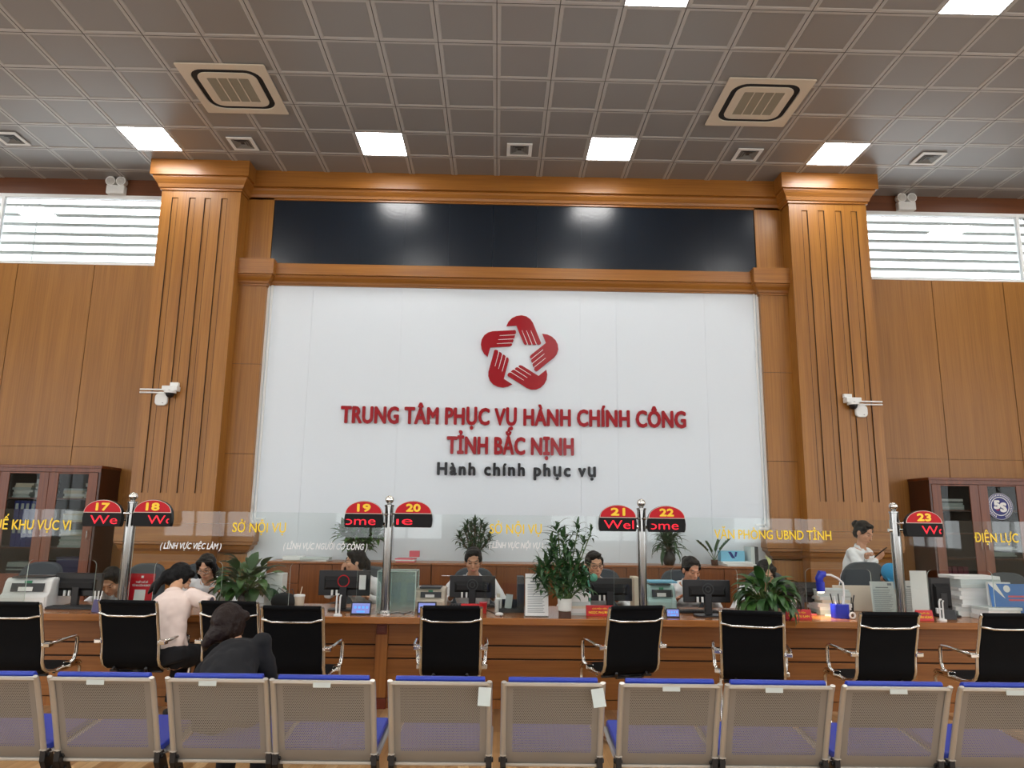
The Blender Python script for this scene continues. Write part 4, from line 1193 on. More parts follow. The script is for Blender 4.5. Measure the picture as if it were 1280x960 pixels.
monitor(68, 127, 6.62, 716, 'black monitor beside the white printer', mark=None)
monitor(398, 462, 6.60, 713, 'black monitor with a thin red ring on its back', mark='ring', low=.12)
monitor(562, 619, 6.72, 719.5, 'black monitor in front of the dark-haired man', mark='disc', low=.10)
monitor(733, 790, 6.70, 722.5, 'black monitor in front of the man in glasses', low=.09)
monitor(854, 912.5, 6.45, 725, 'black monitor on a visible stand, in front of the woman right of sign 22', mark='disc', low=.11)
monitor(970, 1026, 6.74, 727.5, 'black monitor behind the drooping leafy plant', mark='disc')
monitor(1163, 1188, 6.62, 722, 'narrow black screen beside the messy paper heap', low=.02)
# adhesive note on the ring monitor
p = at(453, 728, 6.54)
tag(part('note_slip', MB().box(p.x - .028, p.x + .028, 6.5395, 6.553, p.z - .06, p.z + .06), 'paper', None), 'upright white slip on the back of the red ring monitor', 'paper slip')

def keyboard(px_, Y, label):
    p = at(px_, 765, Y)
    t = thing('keyboard', label, 'keyboard', (p.x, Y, CT), 0, 'keyboards behind the monitors')
    part('base', MB().box(-.21, .21, -.065, .065, 0, .018), 'black_plastic', t, bevel=.004)
    k = MB()
    for i in range(15):
        for j in range(5): k.box(-.2 + i * .0268, -.2 + i * .0268 + .022, -.055 + j * .022, -.055 + j * .022 + .018, .018, .024)
    part('keys', k, 'dark_gray', t)
keyboard(92, 6.48, 'black keyboard under the monitor beside the white printer'); keyboard(868, 6.66, 'black keyboard behind the monitor on a visible stand')
keyboard(590, 6.92, 'black keyboard before the dark-haired man')

def printer(px0, px1, Y, ytop, label, body, depth=.36, screen='ink', group='printers on the counter', skew=0):
    a, b = at(px0, 745, Y), at(px1, 745, Y); h = (b.x - a.x) / 2; H = at((px0 + px1) / 2, ytop, Y + .1).z - CT
    t = thing('printer', label, 'printer', ((a.x + b.x) / 2, Y, CT), R(skew), group)
    m1 = MB().prism([(0, 0), (0, H * .45), (.03, H * .52), (.06, H * .88), (.09, H), (depth, H), (depth, 0)], lambda u, v, w: V3((-h if w == 0 else h, u, v)))
    part('body', m1, body, t, bevel=.01)
    m2 = MB(); 
    part('front_cover', MB().box(-h * .92, h * .92, -.012, .002, .02, H * .40), body, t, bevel=.006)
    sl = Matrix.Rotation(R(-14), 3, 'X')
    part('control_panel', MB().box(-h * .62, h * .75, .022, .03, H * .56, H * .84, 0, sl), 'dark_gray', t)
    part('label_card', MB().box(-h * .30, h * .30, .014, .018, H * .58, H * .72, 0, sl), 'paper', t)
    part('paper_tray', MB().box(-h * .8, h * .8, -.006, .004, .008, .016).box(-h * .7, h * .7, .05, .24, H, H + .012), 'dark_gray', t)
    part('power_mark', MB().box(-h * .12, h * .18, .040, .046, H * .82, H * .92, 0, sl), mat('green tape %d' % px0, s(40, 120, 84), .5), t)
    return t
printer(0, 58, 6.42, 722, 'white office printer at the left end of the counter', 'white_plastic', .42, skew=4)
printer(809, 846, 6.66, 731, 'pale teal printer right of the post under sign 22', 'teal_plastic', .34)
printer(518, 556, 6.70, 735, 'cream and white printer left of the dark-haired man', 'ivory', .34)
# paper on the teal printer
p = at(826, 730, 6.86); PZ = at(827.5, 731, 6.76).z
tag(part('paper_sheet', MB().box(p.x - .13, p.x + .13, 6.77, 6.97, PZ + .013, PZ + .03), 'tissue_blue', None, bevel=.002), 'light blue papers lying on the pale teal printer', 'papers')

def tablet(px0, px1, py, label, scr=True, tilt=-18):
    p = cpos((px0 + px1) / 2, py); a, b = at(px0, py, p.y), at(px1, py, p.y); h = (b.x - a.x) / 2
    t = thing('tablet', label, 'tablet', (p.x, p.y, CT), 0, 'tablets on the counter')
    rot = Matrix.Rotation(R(tilt), 3, 'X')
    H = h * 1.3
    part('case', MB().box(-h, h, 0, .012, 0, H, 0, rot, (0, 0, 0)), 'black_plastic', t, bevel=.003)
    if scr:
        d = part('display', MB().box(-h * .86, h * .86, -.001, .001, H * .14, H * .88, 0, rot, (0, 0, 0)), 'screen_blue', t)
        ic = MB()
        for k in range(4): ic.box(-h * .66 + k * h * .38, -h * .66 + k * h * .38 + h * .22, -.0022, -.001, H * .5, H * .66, 0, rot, (0, 0, 0))
        ic.box(-h * .4, h * .4, -.0022, -.001, H * .2, H * .32, 0, rot, (0, 0, 0))
        part('icons', ic, 'screen_icon', d)
    part('stand', MB().box(-h * .5, h * .5, .02, .10, 0, .012).box(-h * .5, h * .5, .085, .10, .0, H * .5, 0, Matrix.Rotation(R(25), 3, 'X'), (0, .09, 0)), 'black_plastic', t)
tablet(437.5, 463, 769, 'lit tablet left of the steel post under sign 19'); tablet(521, 545, 768, 'lit tablet partly hidden behind the middle visitor chair')
tablet(833, 850, 772, 'small lit tablet beside the pale teal printer', tilt=-10); tablet(1178, 1197, 775, 'dark tablet in front of the messy paper heap', False)

# acrylic box beside the post of sign 19
a = at(471, 745, 6.55); b = at(519, 745, 6.55)
t = thing('acrylic_box', 'clear greenish acrylic box behind the steel post under signs 19 and 20', 'box', ((a.x + b.x) / 2, 6.55, CT))
h = (b.x - a.x) / 2; H = .33
for nm, bb in (('front_wall', (-h, h, 0, .006, 0, H)), ('back_wall', (-h, h, .26, .266, 0, H)), ('side_wall', (-h, -h + .006, .006, .26, 0, H)), ('side_wall', (h - .006, h, .006, .26, 0, H)), ('lid', (-h, h, 0, .266, H, H + .006))):
    part(nm, MB().box(*bb), 'acrylic_milky', t)
e = MB()
for x in (-h, h):
    for y in (0, .266): e.box(x - .003, x + .003, y - .003, y + .003, 0, H)
for y in (0, .266): e.box(-h, h, y - .003, y + .003, H, H + .006)
for x in (-h, h): e.box(x - .003, x + .003, 0, .266, H, H + .006)
part('edge', e, 'glass_edge', t)

def stand_paper(px0, px1, py0, py1, label, m='paper', lines=True, lean=-9, seal=False, body=None):
    p = cpos((px0 + px1) / 2, py1); a, b = at(px0, py1, p.y), at(px1, py1, p.y); h = (b.x - a.x) / 2
    H = at((px0 + px1) / 2, py0, p.y).z - CT
    t = thing('notice_stand', label, 'notice', (p.x, p.y, CT), 0, 'upright notices in clear stands')
    rot = Matrix.Rotation(R(lean), 3, 'X')
    part('notice_sheet', MB().box(-h, h, .0, .003, .008, H, 0, rot, (0, 0, 0)), m, t)
    part('stand_foot', MB().box(-h, h, -.01, .11, 0, .005), 'acrylic', t)
    if lines:
        L = MB(); rr = random.Random(px0)
        L.box(-h * .55, h * .5, -.002, -.0005, H * .80, H * .83, 0, rot, (0, 0, 0))
        for k in range(17):
            z = H * (.74 - k * .04); L.box(-h * .8, h * rr.uniform(.4, .8), -.002, -.0005, z, z + H * .012, 0, rot, (0, 0, 0))
        if seal: L.box(h * .45, h * .8, -.002, -.0005, H * .88, H * .95, 0, rot, (0, 0, 0))
        part('print', L, 'ink', t)
    return t
stand_paper(656.5, 685.5, 717, 771, 'white printed notice standing left of the tall bamboo plant')
stand_paper(1092, 1122, 727, 768, 'pale printed notice standing left of the steel post under sign 23', 'paper_b', seal=True, lean=-6)
stand_paper(1131, 1162, 726, 768, 'white printed notice standing right of the steel post under sign 23', lean=-6)
p = at(1148, 727, 6.55)
tag(part('paper_sheet', MB().box(p.x - .075, p.x + .075, 6.545, 6.549, CT, 1.14), 'paper', None), 'white sheet rising behind the notice right of the post of sign 23', 'paper')
# red stand
p = cpos(175, 760); p.y = 6.42; a, b = at(159, 740, p.y), at(190, 740, p.y); h = (b.x - a.x) / 2; H = at(175, 717, p.y).z - CT
t = thing('notice_stand', 'red notice with white lettering standing right of the post under sign 18', 'notice', ((a.x + b.x) / 2, p.y, CT), 0, 'upright notices in clear stands')
rot = Matrix.Rotation(R(-6), 3, 'X')
part('notice_sheet', MB().box(-h, h, 0, .004, .006, H, 0, rot, (0, 0, 0)), 'red_sign', t)
L = MB(); fr = lambda x, z, w: rot @ V3((x, -.0015, z))
lettering(L, 'THIẾT KẾ SỐ', -h * .5, h * .5, H * .74, H * .045, fr, 0, .03); lettering(L, 'TỪ XA CỦA ROBOT', -h * .74, h * .74, H * .65, H * .05, fr, 0, .03)
L.box(-h * .1, h * .1, -.002, -.0005, H * .88, H * .94, 0, rot, (0, 0, 0)); L.box(-h * .48, h * .4, -.002, -.0005, H * .20, H * .56, 0, rot, (0, 0, 0)); L.box(-h * .62, h * .4, -.002, -.0005, H * .13, H * .17, 0, rot, (0, 0, 0))
part('print', L, 'paper', t); part('stand_foot', MB().box(-h, h, -.01, .11, 0, .005), 'acrylic', t)

def name_plate(px0, px1, py0, py1, l2, label):
    p = cpos((px0 + px1) / 2, py1); a, b = at(px0, py1, p.y), at(px1, py1, p.y); h = (b.x - a.x) / 2; H = at((px0 + px1) / 2, py0, p.y).z - CT
    t = thing('name_plate', label, 'name plate', (p.x, p.y, CT), 0, 'red name plates on the counter')
    part('plate', MB().prism([(0, 0), (.02, H), (.026, H), (.08, 0)], lambda u, v, w: V3((-h if w == 0 else h, u, v))), 'name_red', t, bevel=.002)
    L = MB(); sl = .02 / H
    f = lambda x, z, w: V3((x, z * sl - .0015, z))
    lettering(L, 'CHUYÊN VIÊN', -h * .55, h * .55, H * .62, H * .13, f, 0, .01); lettering(L, l2, -h * .82, h * .82, H * .22, H * .22, f, 0, .02)
    part('lettering', L, 'gold', t)
name_plate(733, 767, 757, 770, 'NGỌC PHƯƠNG', 'red name plate right of the tall bamboo plant'); name_plate(983, 1015.5, 762, 774.5, 'THỊ THU LAN', 'red name plate right of the drooping leafy plant')
name_plate(1147, 1168, 763, 776, 'VĂN HÙNG', 'red name plate under the notice right of the post of sign 23'); name_plate(576, 602, 755, 766, 'MINH ĐỨC', 'red name plate behind the middle visitor chair, under the monitor')
p = cpos(604, 766)
t = thing('paper_cup', 'small bright red cup right of the middle visitor chair', 'cup', (p.x, p.y, CT)); part('cup_body', MB().lathe([(0, 0), (.026, 0), (.034, .085), (.032, .085), (.025, .006), (0, .006)], n=18), 'name_red', t, smooth=40); part('rim', MB().lathe([(.033, .083), (.036, .083), (.036, .088), (.033, .088)], n=18), 'pink_paper', t)
# drink cup
p = cpos(374, 766); p = V3((at(374, 752, 6.5).x, 6.5, CT))
t = thing('drink_cup', 'pale takeaway cup with a straw left of the red ring monitor', 'cup', p); part('cup_body', MB().lathe([(0, 0), (.036, 0), (.045, .12), (0, .12)], n=20), 'ivory', t, smooth=40); part('lid', MB().lathe([(0, .12), (.048, .12), (.046, .134), (0, .136)], n=20), 'white_plastic', t); part('straw', MB().cyl((.005, 0, .13), (.018, 0, .20), .004), 'paper_c', t)
# black bag
p = at(355, 755, 6.5); t = thing('black_bag', 'small black bag left of the takeaway cup', 'bag', (p.x, 6.5, CT)); part('bag_body', MB().ell((0, 0, .075), (.115, .06, .075), n=20), 'black_matte', t, smooth=60); part('bag_strap', MB().tube([(-.08, 0, .12), (-.05, -.01, .19), (.0, 0, .15), (.06, .01, .18), (.09, 0, .11)], .004, 6), 'dark_gray', t)
# white box behind the big plant
p = at(343, 745, 6.75); o = part('carton', MB().box(-.075, .075, 0, .16, 0, .29), 'paper', None, bevel=.003); o.location = (p.x, 6.7, CT); tag(o, 'plain white box right of the leafy plant beside the dark-haired woman', 'box')
# pen holders on cable stands (white tongs like phone stands)
for px_, py_, lb in ((422, 770, 'white phone stand before the red ring monitor'), (1187 - 9, 776, 'white charging stand left of the dark tablet'), (643, 765, None)):
    if lb is None: continue
    p = cpos(px_, py_); t = thing('phone_stand', lb, 'phone stand', (p.x, p.y, CT), 0, 'white stands on the counter')
    part('foot', MB().lathe([(0, 0), (.035, 0), (.034, .012), (.012, .02), (0, .02)], n=20), 'white_plastic', t, smooth=40)
    st = MB().tube([(-.014, 0, .015), (-.014, .0, .15), (-.008, -.004, .172), (.004, -.008, .172)], .007, 8).tube([(.012, 0, .015), (.014, .0, .15), (.022, -.004, .165)], .007, 8)
    part('arm', st, 'white_plastic', t, smooth=50)
# pens and bottle items left
p = cpos(119, 766); t = thing('pen_holder', 'violet pen holder with white pens left of the visitor chair under sign 17', 'pen holder', (p.x, p.y, CT), 0, 'pen holders'); part('holder', MB().box(-.03, .03, 0, .05, 0, .10, 0, Matrix.Rotation(R(8), 3, 'Y')), 'book_violet', t, bevel=.004)
for k in range(3): part('pen', MB().cyl((-.02 + k * .016, .02, .03), (-.03 + k * .03, .02, .17), .006, .006, 8), 'white_plastic', t)
# items between monitor and notice: clear organiser, small white bottle, upright grey file
p = at(636, 757, 6.5); t = thing('desk_organiser', 'dark clear organiser with white pen left of the upright notice', 'organiser', (p.x, 6.5, CT))
part('tray', MB().box(-.085, .085, 0, .14, 0, .035).box(-.085, -.08, 0, .14, .035, .10).box(.08, .085, 0, .14, .035, .10).box(-.08, .08, .135, .14, .035, .10), 'dark_gray', t); part('card_holder', MB().box(-.03, .03, .04, .06, .035, .15, 0, Matrix.Rotation(R(6), 3, 'Y')), 'paper_b', t)
p = at(623, 757, 6.55); t = thing('bottle', 'small white bottle right of the middle monitor', 'bottle', (p.x, 6.55, CT)); part('bottle_body', MB().lathe([(0, 0), (.03, 0), (.03, .11), (.014, .125), (0, .125)], n=18), 'white_plastic', t, smooth=40); part('cap', MB().lathe([(.0, .125), (.015, .125), (.015, .155), (0, .155)], n=14), 'ivory', t)
p = at(651, 750, 6.5); o = part('magazine_file', MB().prism([(0, 0), (0, .24), (.05, .30), (.22, .30), (.22, 0)], lambda u, v, w: V3((-.03 if w == 0 else .03, u, v))), 'dark_gray', None, bevel=.004); o.location = (p.x, 6.5, CT); tag(o, 'upright grey file box left of the printed notice by the tall plant', 'file box')
# paper stack by name plate
zt = stack_of_paper('paper_bundle', at(723, 765, 6.42).x, 6.50, CT, .2, .26, 6, '%s paper bundle of the neat pile between tall plant and red name plate', 'papers', 'papers on the counter', 21, hh=.024)
# mint toy near the man in glasses
p = at(737, 715, 6.62); t = thing('mint_fan', 'mint green folding desk fan rising behind the tall plant', 'fan', (p.x, 6.62, CT))
part('stem', MB().tube([(0, 0, 0), (0, 0, .2), (-.02, 0, .30)], .008, 8).lathe([(0, 0), (.05, 0), (.05, .012), (0, .014)], n=18), 'green_toy', t); part('head', MB().ell((-.045, 0, .365), (.026, .024, .034), n=16).ell((.035, 0, .295), (.036, .03, .036), n=16).tube([(-.045, 0, .365), (-.01, 0, .325), (.035, 0, .295)], .012, 10), 'green_toy', t, smooth=60)
part('wing', MB().ell((-.075, .01, .325), (.022, .012, .036), Euler((0, R(30), 0)).to_matrix(), n=14), 'white_plastic', t, smooth=60)
# cream folder beside monitor
p = at(797, 742, 6.72); o = part('folder', MB().box(-.03, .03, 0, .22, 0, .29), 'paper_c', None, bevel=.003); o.location = (p.x, 6.72, CT); tag(o, 'cream folder standing left of the post under signs 21 and 22', 'folder')
# blue desk lamp
p = cpos(1054, 773.5)
t = thing('desk_lamp', 'blue desk lamp with white bent neck and pen cup base', 'lamp', (p.x, p.y, CT))
part('pen_cup', MB().prism(rrect(.135, .10, .025, 4), lambda u, v, w: V3((u, v + .05, 0 if w == 0 else .115))), 'blue_plastic', t, bevel=.004)
hx, hy, hz = at(1029, 721, p.y).x - p.x, .0, at(1029, 721, p.y).z - CT
part('neck', MB().tube([(.035, .05, .11), (.045, .05, .22), (.04, .05, .29), (.0, .05, hz - .015), (-.06, .045, hz + .012), (hx + .03, .04, hz + .015)], .0095, 10), 'white_plastic', t, smooth=50)
hd = part('lamp_head', MB().tube([(hx + .035, .04, hz + .02), (hx, .04, hz + .022), (hx - .02, .04, hz - .02), (hx - .012, .04, hz - .05)], [.024, .036, .034, .03], 14).cyl((hx - .012, .04, hz - .045), (hx - .010, .04, hz - .125), .036, .034, 18), 'blue_plastic', t, smooth=50)
part('bulb', MB().ell((hx - .01, .04, hz - .128), (.026, .026, .012), n=14), mat('lamp bulb', (1, .8, .5, 1), .4, emit=(1, .72, .4, 1), estr=8.0), hd)
for k in range(4): part('pen', MB().cyl((-.05 + k * .024, .04, .05), (-.075 + k * .034, .05, .20 - .02 * (k % 2)), .0055, .0055, 8), ('black_plastic', 'white_plastic', 'dark_gray', 'paper')[k], t)
L = bpy.data.lights.new('lamp_glow', 'SPOT'); L.energy = 4.5; L.color = (1, .74, .42); L.spot_size = R(130); L.spot_blend = .8; L.shadow_soft_size = .02
lo = bpy.data.objects.new('lamp_glow', L); COL.objects.link(lo); lo.location = (p.x + hx - .01, p.y + .04, CT + hz - .15); lo.rotation_euler = (0, R(-12), 0)
p = cpos(1067, 768); t = thing('pen_cup', 'small dark cup of pens right of the blue desk lamp', 'pen holder', (p.x, p.y + .06, CT), 0, 'pen holders'); part('cup', MB().lathe([(0, 0), (.03, 0), (.034, .09), (.03, .09), (.028, .006), (0, .006)], n=18), 'black_plastic', t, smooth=40)
for k in range(4): part('pen', MB().cyl((-.012 + k * .008, .0, .02), (-.03 + k * .025, .0, .16 - .01 * (k % 3)), .005, .005, 8), 'dark_gray', t)
p = cpos(1066, 774); t = thing('tape_roll', 'white roll of tape at the foot of the blue desk lamp', 'tape', (p.x, p.y, CT)); m1 = MB(); m1.tube([(.022 * math.cos(2 * PI * k / 20), 0, .022 + .022 * math.sin(2 * PI * k / 20) + .008) for k in range(20)], (.008, .010), 8, closed=True); part('tape', m1, 'white_plastic', t, smooth=50); t.children[0].location.z = .0
# papers and laptop behind the lamp
stack_of_paper('paper_bundle', at(1035, 760, 6.75).x, 6.72, CT, .30, .24, 7, '%s paper bundle of the pile under the blue lamp head', 'papers', 'papers on the counter', 22, hh=.026)
p = at(1066, 755, 6.85); o = part('laptop_cover', MB().box(-.20, .20, 0, .012, 0, .235, 0, Matrix.Rotation(R(-14), 3, 'X'), (0, 0, 0)), 'ivory', None, bevel=.006)
t = thing('laptop', 'open laptop with pale cover behind the blue desk lamp', 'laptop', (p.x + .06, 6.88, CT)); o.parent = t; part('base', MB().box(-.2, .2, .01, .20, 0, .014), 'dark_gray', t)
for k in range(2):
    o = part('note_pad', MB().box(-.05, .05, -.035, .035, 0, .008), ('pink_paper', 'paper')[k], None); o.location = (cpos(1018 + k * 22, 770).x, cpos(1018, 770).y + .1 - .08 * k, CT); o.rotation_euler = (0, 0, R(20 - 50 * k))
    tag(o, ('pink note pad right of the red name plate by the drooping plant', 'white note slip in the lamp light left of the blue pen cup')[k], 'note')
# messy paper heap at the right
x = at(1214, 760, 6.72).x
zt = stack_of_paper('paper_bundle', x, 6.72, CT, .40, .30, 10, '%s paper bundle of the messy heap right of the narrow black screen', 'papers', 'papers on the counter', 23, ('paper', 'paper_b', 'paper', 'paper'), hh=.033)
stack_of_paper('paper_bundle', x + .04, 6.44, CT, .34, .2, 3, '%s paper bundle of the low pile in front of the messy heap', 'papers', 'papers on the counter', 24, ('paper', 'paper_b'), hh=.03)
# blue brochure
a, b = at(1243, 767, 6.40), at(1292, 767, 6.40); h = (b.x - a.x) / 2; H = at(1262, 730, 6.40).z - CT
t = thing('brochure_stand', 'blue illustrated brochure standing at the right end of the counter', 'brochure', ((a.x + b.x) / 2, 6.40, CT)); rot = Matrix.Rotation(R(-8), 3, 'X')
part('brochure', MB().box(-h, h, 0, .004, .005, H, 0, rot, (0, 0, 0)), mat('brochure blue', s(30, 104, 178), .35), t)
P = MB(); P.add([rot @ V3(q) for q in ((-h * .62, -.0015, H), (-h * .25, -.0015, H * .58), (-h * .42, -.0015, H * .66), (-h, -.0015, H))], [(0, 1, 2, 3)]); 
n = 20; P.add([rot @ V3((-h * .1 + .03 * math.cos(2 * PI * k / n), -.0015, H * .86 + .03 * math.sin(2 * PI * k / n))) for k in range(n)], [tuple(range(n))])
for k in range(3):
    cx = -h * .15 + k * h * .22; P.add([rot @ V3((cx + dx, -.0015, zz)) for dx, zz in ((-.022, .01), (.022, .01), (.012, H * .30), (-.012, H * .30))], [(0, 1, 2, 3)])
part('print', P, 'paper', t); Q = MB(); 
for k in range(2): Q.box(-h * .1, h * .75, -.002, -.001, H * (.62 - .1 * k), H * (.67 - .1 * k), 0, rot, (0, 0, 0))
part('red_print', Q, 'pink_paper', t)
part('back_support', MB().box(-h * .4, h * .4, .02, .12, 0, .005), 'acrylic', t)
o = part('leaflet_stack', MB().box(-.10, .10, 0, .03, 0, .30), 'paper', None); o.location = (at(1251, 750, 6.52).x, 6.52, CT); tag(o, 'white leaflets standing behind the left side of the blue brochure', 'leaflets')
# cables
def cable(pts, label):
    o = part('cable', MB().tube(pts, .004, 6), 'black_plastic', None, smooth=60); tag(o, label, 'cable')
cc = lambda px_, py_: cpos(px_, py_) + V3((0, 0, .005))
cable([cc(488, 768), cc(497, 766), cc(505, 768), cc(514, 765), cc(519, 766)], 'loose black cable right of the foot of the middle left post')
cable([cc(605, 762), cc(614, 765), cc(622, 769), cc(627, 771)], 'loose black cable right of the small red cup')
t = thing('mouse', 'white computer mouse at the end of the cable near the red cup', 'mouse', cpos(624, 770)); part('mouse_body', MB().ell((0, 0, .014), (.035, .022, .016), n=16), 'white_plastic', t, smooth=60); part('wheel', MB().cyl((.012, -.003, .028), (.012, .003, .028), .006, .006, 8), 'dark_gray', t)

# things on the low cabinets
TZ = 1.0
def tpos(px_, Y=9.42): return at(px_, 700, Y).x
stack_of_paper('paper_bundle', tpos(368), 9.42, TZ, .26, .25, 3, '%s paper bundle at the left end of the low cabinets', 'papers', 'papers on the low cabinets', 31, hh=.018)
stack_of_paper('paper_bundle', tpos(396), 9.40, TZ, .36, .26, 2, '%s paper bundle left of the plant behind sign 19', 'papers', 'papers on the low cabinets', 32, hh=.024)
stack_of_paper('paper_bundle', tpos(508), 9.40, TZ, .24, .25, 3, '%s paper bundle right of the post of sign 19 on the low cabinet', 'papers', 'papers on the low cabinets', 33, ('paper', 'pink_paper', 'paper'), hh=.014)
p = at(518, 697, 9.45); o = part('small_carton', MB().box(-.06, .06, 0, .12, 0, .075), 'pink_paper', None, bevel=.003); o.location = (p.x, 9.40, TZ + .06); tag(o, 'small red and pink box on the papers right of the post of sign 19', 'box')
a, b = at(901, 695, 9.45), at(931, 695, 9.45)
t = thing('tissue_box', 'light blue box on the right low cabinet', 'box', ((a.x + b.x) / 2, 9.45, TZ + .05)); h = (b.x - a.x) / 2
part('box_body', MB().box(-h, h, 0, .13, 0, .13), 'tissue_blue', t, bevel=.004); part('blue_mark', MB().add([(-.06, -.001, .12), (-.02, -.001, .12), (.03, -.001, .04), (-.01, -.001, .04)], [(0, 1, 2, 3)]).add([(.03, -.001, .12), (.06, -.001, .12), (.045, -.001, .06), (.02, -.001, .06)], [(0, 1, 2, 3)]), 'navy', t)
stack_of_paper('paper_bundle', tpos(920), 9.40, TZ, .40, .28, 2, '%s white paper bundle around the light blue box on the right low cabinet', 'papers', 'papers on the low cabinets', 34, ('paper',), hh=.024)
for px_, m_, lb in ((938.5, 'paper_b', 'pale lever arch file right of the light blue box'), (943, 'dark_gray', 'dark lever arch file right of the light blue box')):
    o = part('lever_arch_file', MB().box(-.024, .024, 0, .27, 0, .24), m_, None, bevel=.003); o.location = (tpos(px_), 9.33, TZ); tag(o, lb, 'binder')

# ================================================================== PLANTS
def leaf(mb, base, az, el, L, W, droop, seg=6, fold=.3, mi=0, tip=.75, twist=0.0):
    p = V3(base); cx = V3((-math.sin(az), math.cos(az), 0))
    n = seg; rows = []
    for k in range(n + 1):
        t = k / n
        e = el - droop * t ** 1.3
        d = V3((math.cos(az) * math.cos(e), math.sin(az) * math.cos(e), math.sin(e)))
        nn = cx.cross(d) * -1
        if nn.z < 0 and abs(e) < PI / 2: nn = -nn
        w = W * (math.sin(PI * min(t ** tip * .97 + .03, 1.0)) if k < n else 0.02)
        c2 = (cx + nn * twist).normalized()
        rows.append((p - c2 * w + nn * w * fold, p.copy(), p + c2 * w + nn * w * fold))
        p = p + d * (L / n)
    vs = [q for r in rows for q in r]
    fs = []
    for k in range(n):
        a, b = 3 * k, 3 * k + 3
        fs += [(a, a + 1, b + 1, b), (a + 1, a + 2, b + 2, b + 1)]
    mb.add(vs, fs, mi)
def petiole(mb, base, az, el, L, droop, r=.004):
    p = V3(base); pts = [p.copy()]
    for k in range(5):
        e = el - droop * (k / 5)
        p = p + V3((math.cos(az) * math.cos(e), math.sin(az) * math.cos(e), math.sin(e))) * (L / 5); pts.append(p.copy())
    mb.tube(pts, r, 5)
    return p, el - droop
def spath_plant(loc, label, n, H, spread, leafL, leafW, pot, seed, droopy=1.0, spathe=None, potH=.14, potR=.085):
    rr = random.Random(seed)
    t = thing('potted_plant', label, 'plant', loc, 0, 'potted plants on the counter')
    part('pot', MB().lathe([(0, 0), (potR * .75, 0), (potR, potH), (potR * 1.05, potH), (potR * 1.05, potH + .012), (potR * .9, potH + .012), (potR * .88, potH - .02), (0, potH - .02)], n=24), pot, t, smooth=40)
    part('soil', MB().lathe([(0, potH - .03), (potR * .87, potH - .03), (potR * .87, potH - .012), (0, potH - .008)], n=20), 'soil', t)
    lf, st = MB(), MB()
    for k in range(n):
        az = rr.uniform(0, 2 * PI); q = (k + .5) / n
        el = R(74 - 54 * q ** .8 + rr.uniform(-8, 8)); pl = H * rr.uniform(.6, 1.0) * (1 - .25 * q)
        b = V3((.02 * math.cos(az), .02 * math.sin(az), potH - .015))
        p, e = petiole(st, b, az, el, pl * spread, R(35) * q)
        l = leafL * rr.uniform(.75, 1.15)
        leaf(lf, p, az + rr.uniform(-.35, .35), e - R(10), l, leafW * rr.uniform(.8, 1.15), R(rr.uniform(55, 110)) * droopy, 6, .25, 0 if rr.random() < .7 else 1, .8, rr.uniform(-.3, .3))
    part('foliage', lf, ['green_leaf', 'green_leaf2'], t, smooth=50); part('stems', st, 'stem', t, smooth=60)
    if spathe:
        sp = MB(); x, y, z = spathe
        leaf(sp, (x, y, z), PI, R(75), .085, .028, R(20), 5, .8, 0); part('spathe', sp, 'spathe', t, smooth=60)
        part('flower_stalk', MB().tube([(0, 0, potH), (x * .6, y * .6, z * .7), (x, y, z)], .004, 6), 'stem', t)
    return t
p = at(307, 745, 6.72)
spath_plant((p.x, 6.74, CT), 'bushy green leafy plant between the staff woman in glasses and the takeaway cup', 104, .25, 1.0, .19, .046, 'pot_dark', 3, .9)
p = at(957, 745, 6.22)
spath_plant((p.x, 6.235, CT), 'drooping dark leafy plant with a pale flower, behind the turned chair', 100, .20, .95, .21, .034, 'pot_dark', 5, 1.25, (.05, .01, .44))
# long thin strap leaves of the drooping plant are part of its foliage

def dracaena(loc, heads, label, nleaf, leafL, leafW, pot, seed, potH=.12, potR=.08, cat='plant', group='potted plants on the low cabinets', vase=False, mat_='green_leaf2', droop=(50, 100)):
    rr = random.Random(seed)
    t = thing('potted_plant', label, cat, loc, 0, group)
    if vase: prof = [(0, 0), (potR * .6, 0), (potR * .75, .01), (potR, potH * .35), (potR * .9, potH * .6), (potR * .5, potH * .85), (potR * .62, potH), (potR * .5, potH), (potR * .4, potH * .86), (0, potH * .8)]
    else: prof = [(0, 0), (potR * .8, 0), (potR, potH), (potR * .9, potH), (potR * .85, potH - .02), (0, potH - .02)]
    part('vase' if vase else 'pot', MB().lathe(prof, n=24), pot, t, smooth=50)
    lf, st = MB(), MB()
    for (x, y, z, sc, n) in heads:
        st.tube([(x * .15, y * .15, potH * .8), (x * .7, y * .7, potH + (z - potH) * .6), (x, y, z)], .008 * sc + .003, 7)
        for k in range(n):
            q = (k + .5) / n; az = k * 2.4 + rr.uniform(-.3, .3)
            el = R(85 - 85 * q + rr.uniform(-8, 8))
            leaf(lf, (x, y, z - .09 * q * sc + .02), az, el, leafL * sc * rr.uniform(.8, 1.1), leafW * sc * rr.uniform(.85, 1.1), R(rr.uniform(*droop)), 6, .35, 0, .7, rr.uniform(-.2, .2))
    part('foliage', lf, mat_, t, smooth=50); part('trunk', st, 'trunk', t, smooth=50)
    return t
c = at(447, 690, 9.42)
dracaena((c.x, 9.43, TZ), [(-.19, 0, .36, 1.0, 34), (.21, .02, .33, 1.0, 34), (.02, 0, .46, 1.0, 34), (.09, -.06, .30, 1.0, 30), (-.07, -.05, .34, 1.0, 30), (.14, 0, .42, .9, 24), (-.10, 0, .22, .9, 24), (.12, -.03, .20, .9, 24), (.02, -.05, .24, .9, 24)], 'spreading green plant on the low cabinet behind sign 19', 0, .20, .034, 'pot_dark', 11)
c = at(593, 690, 9.42)
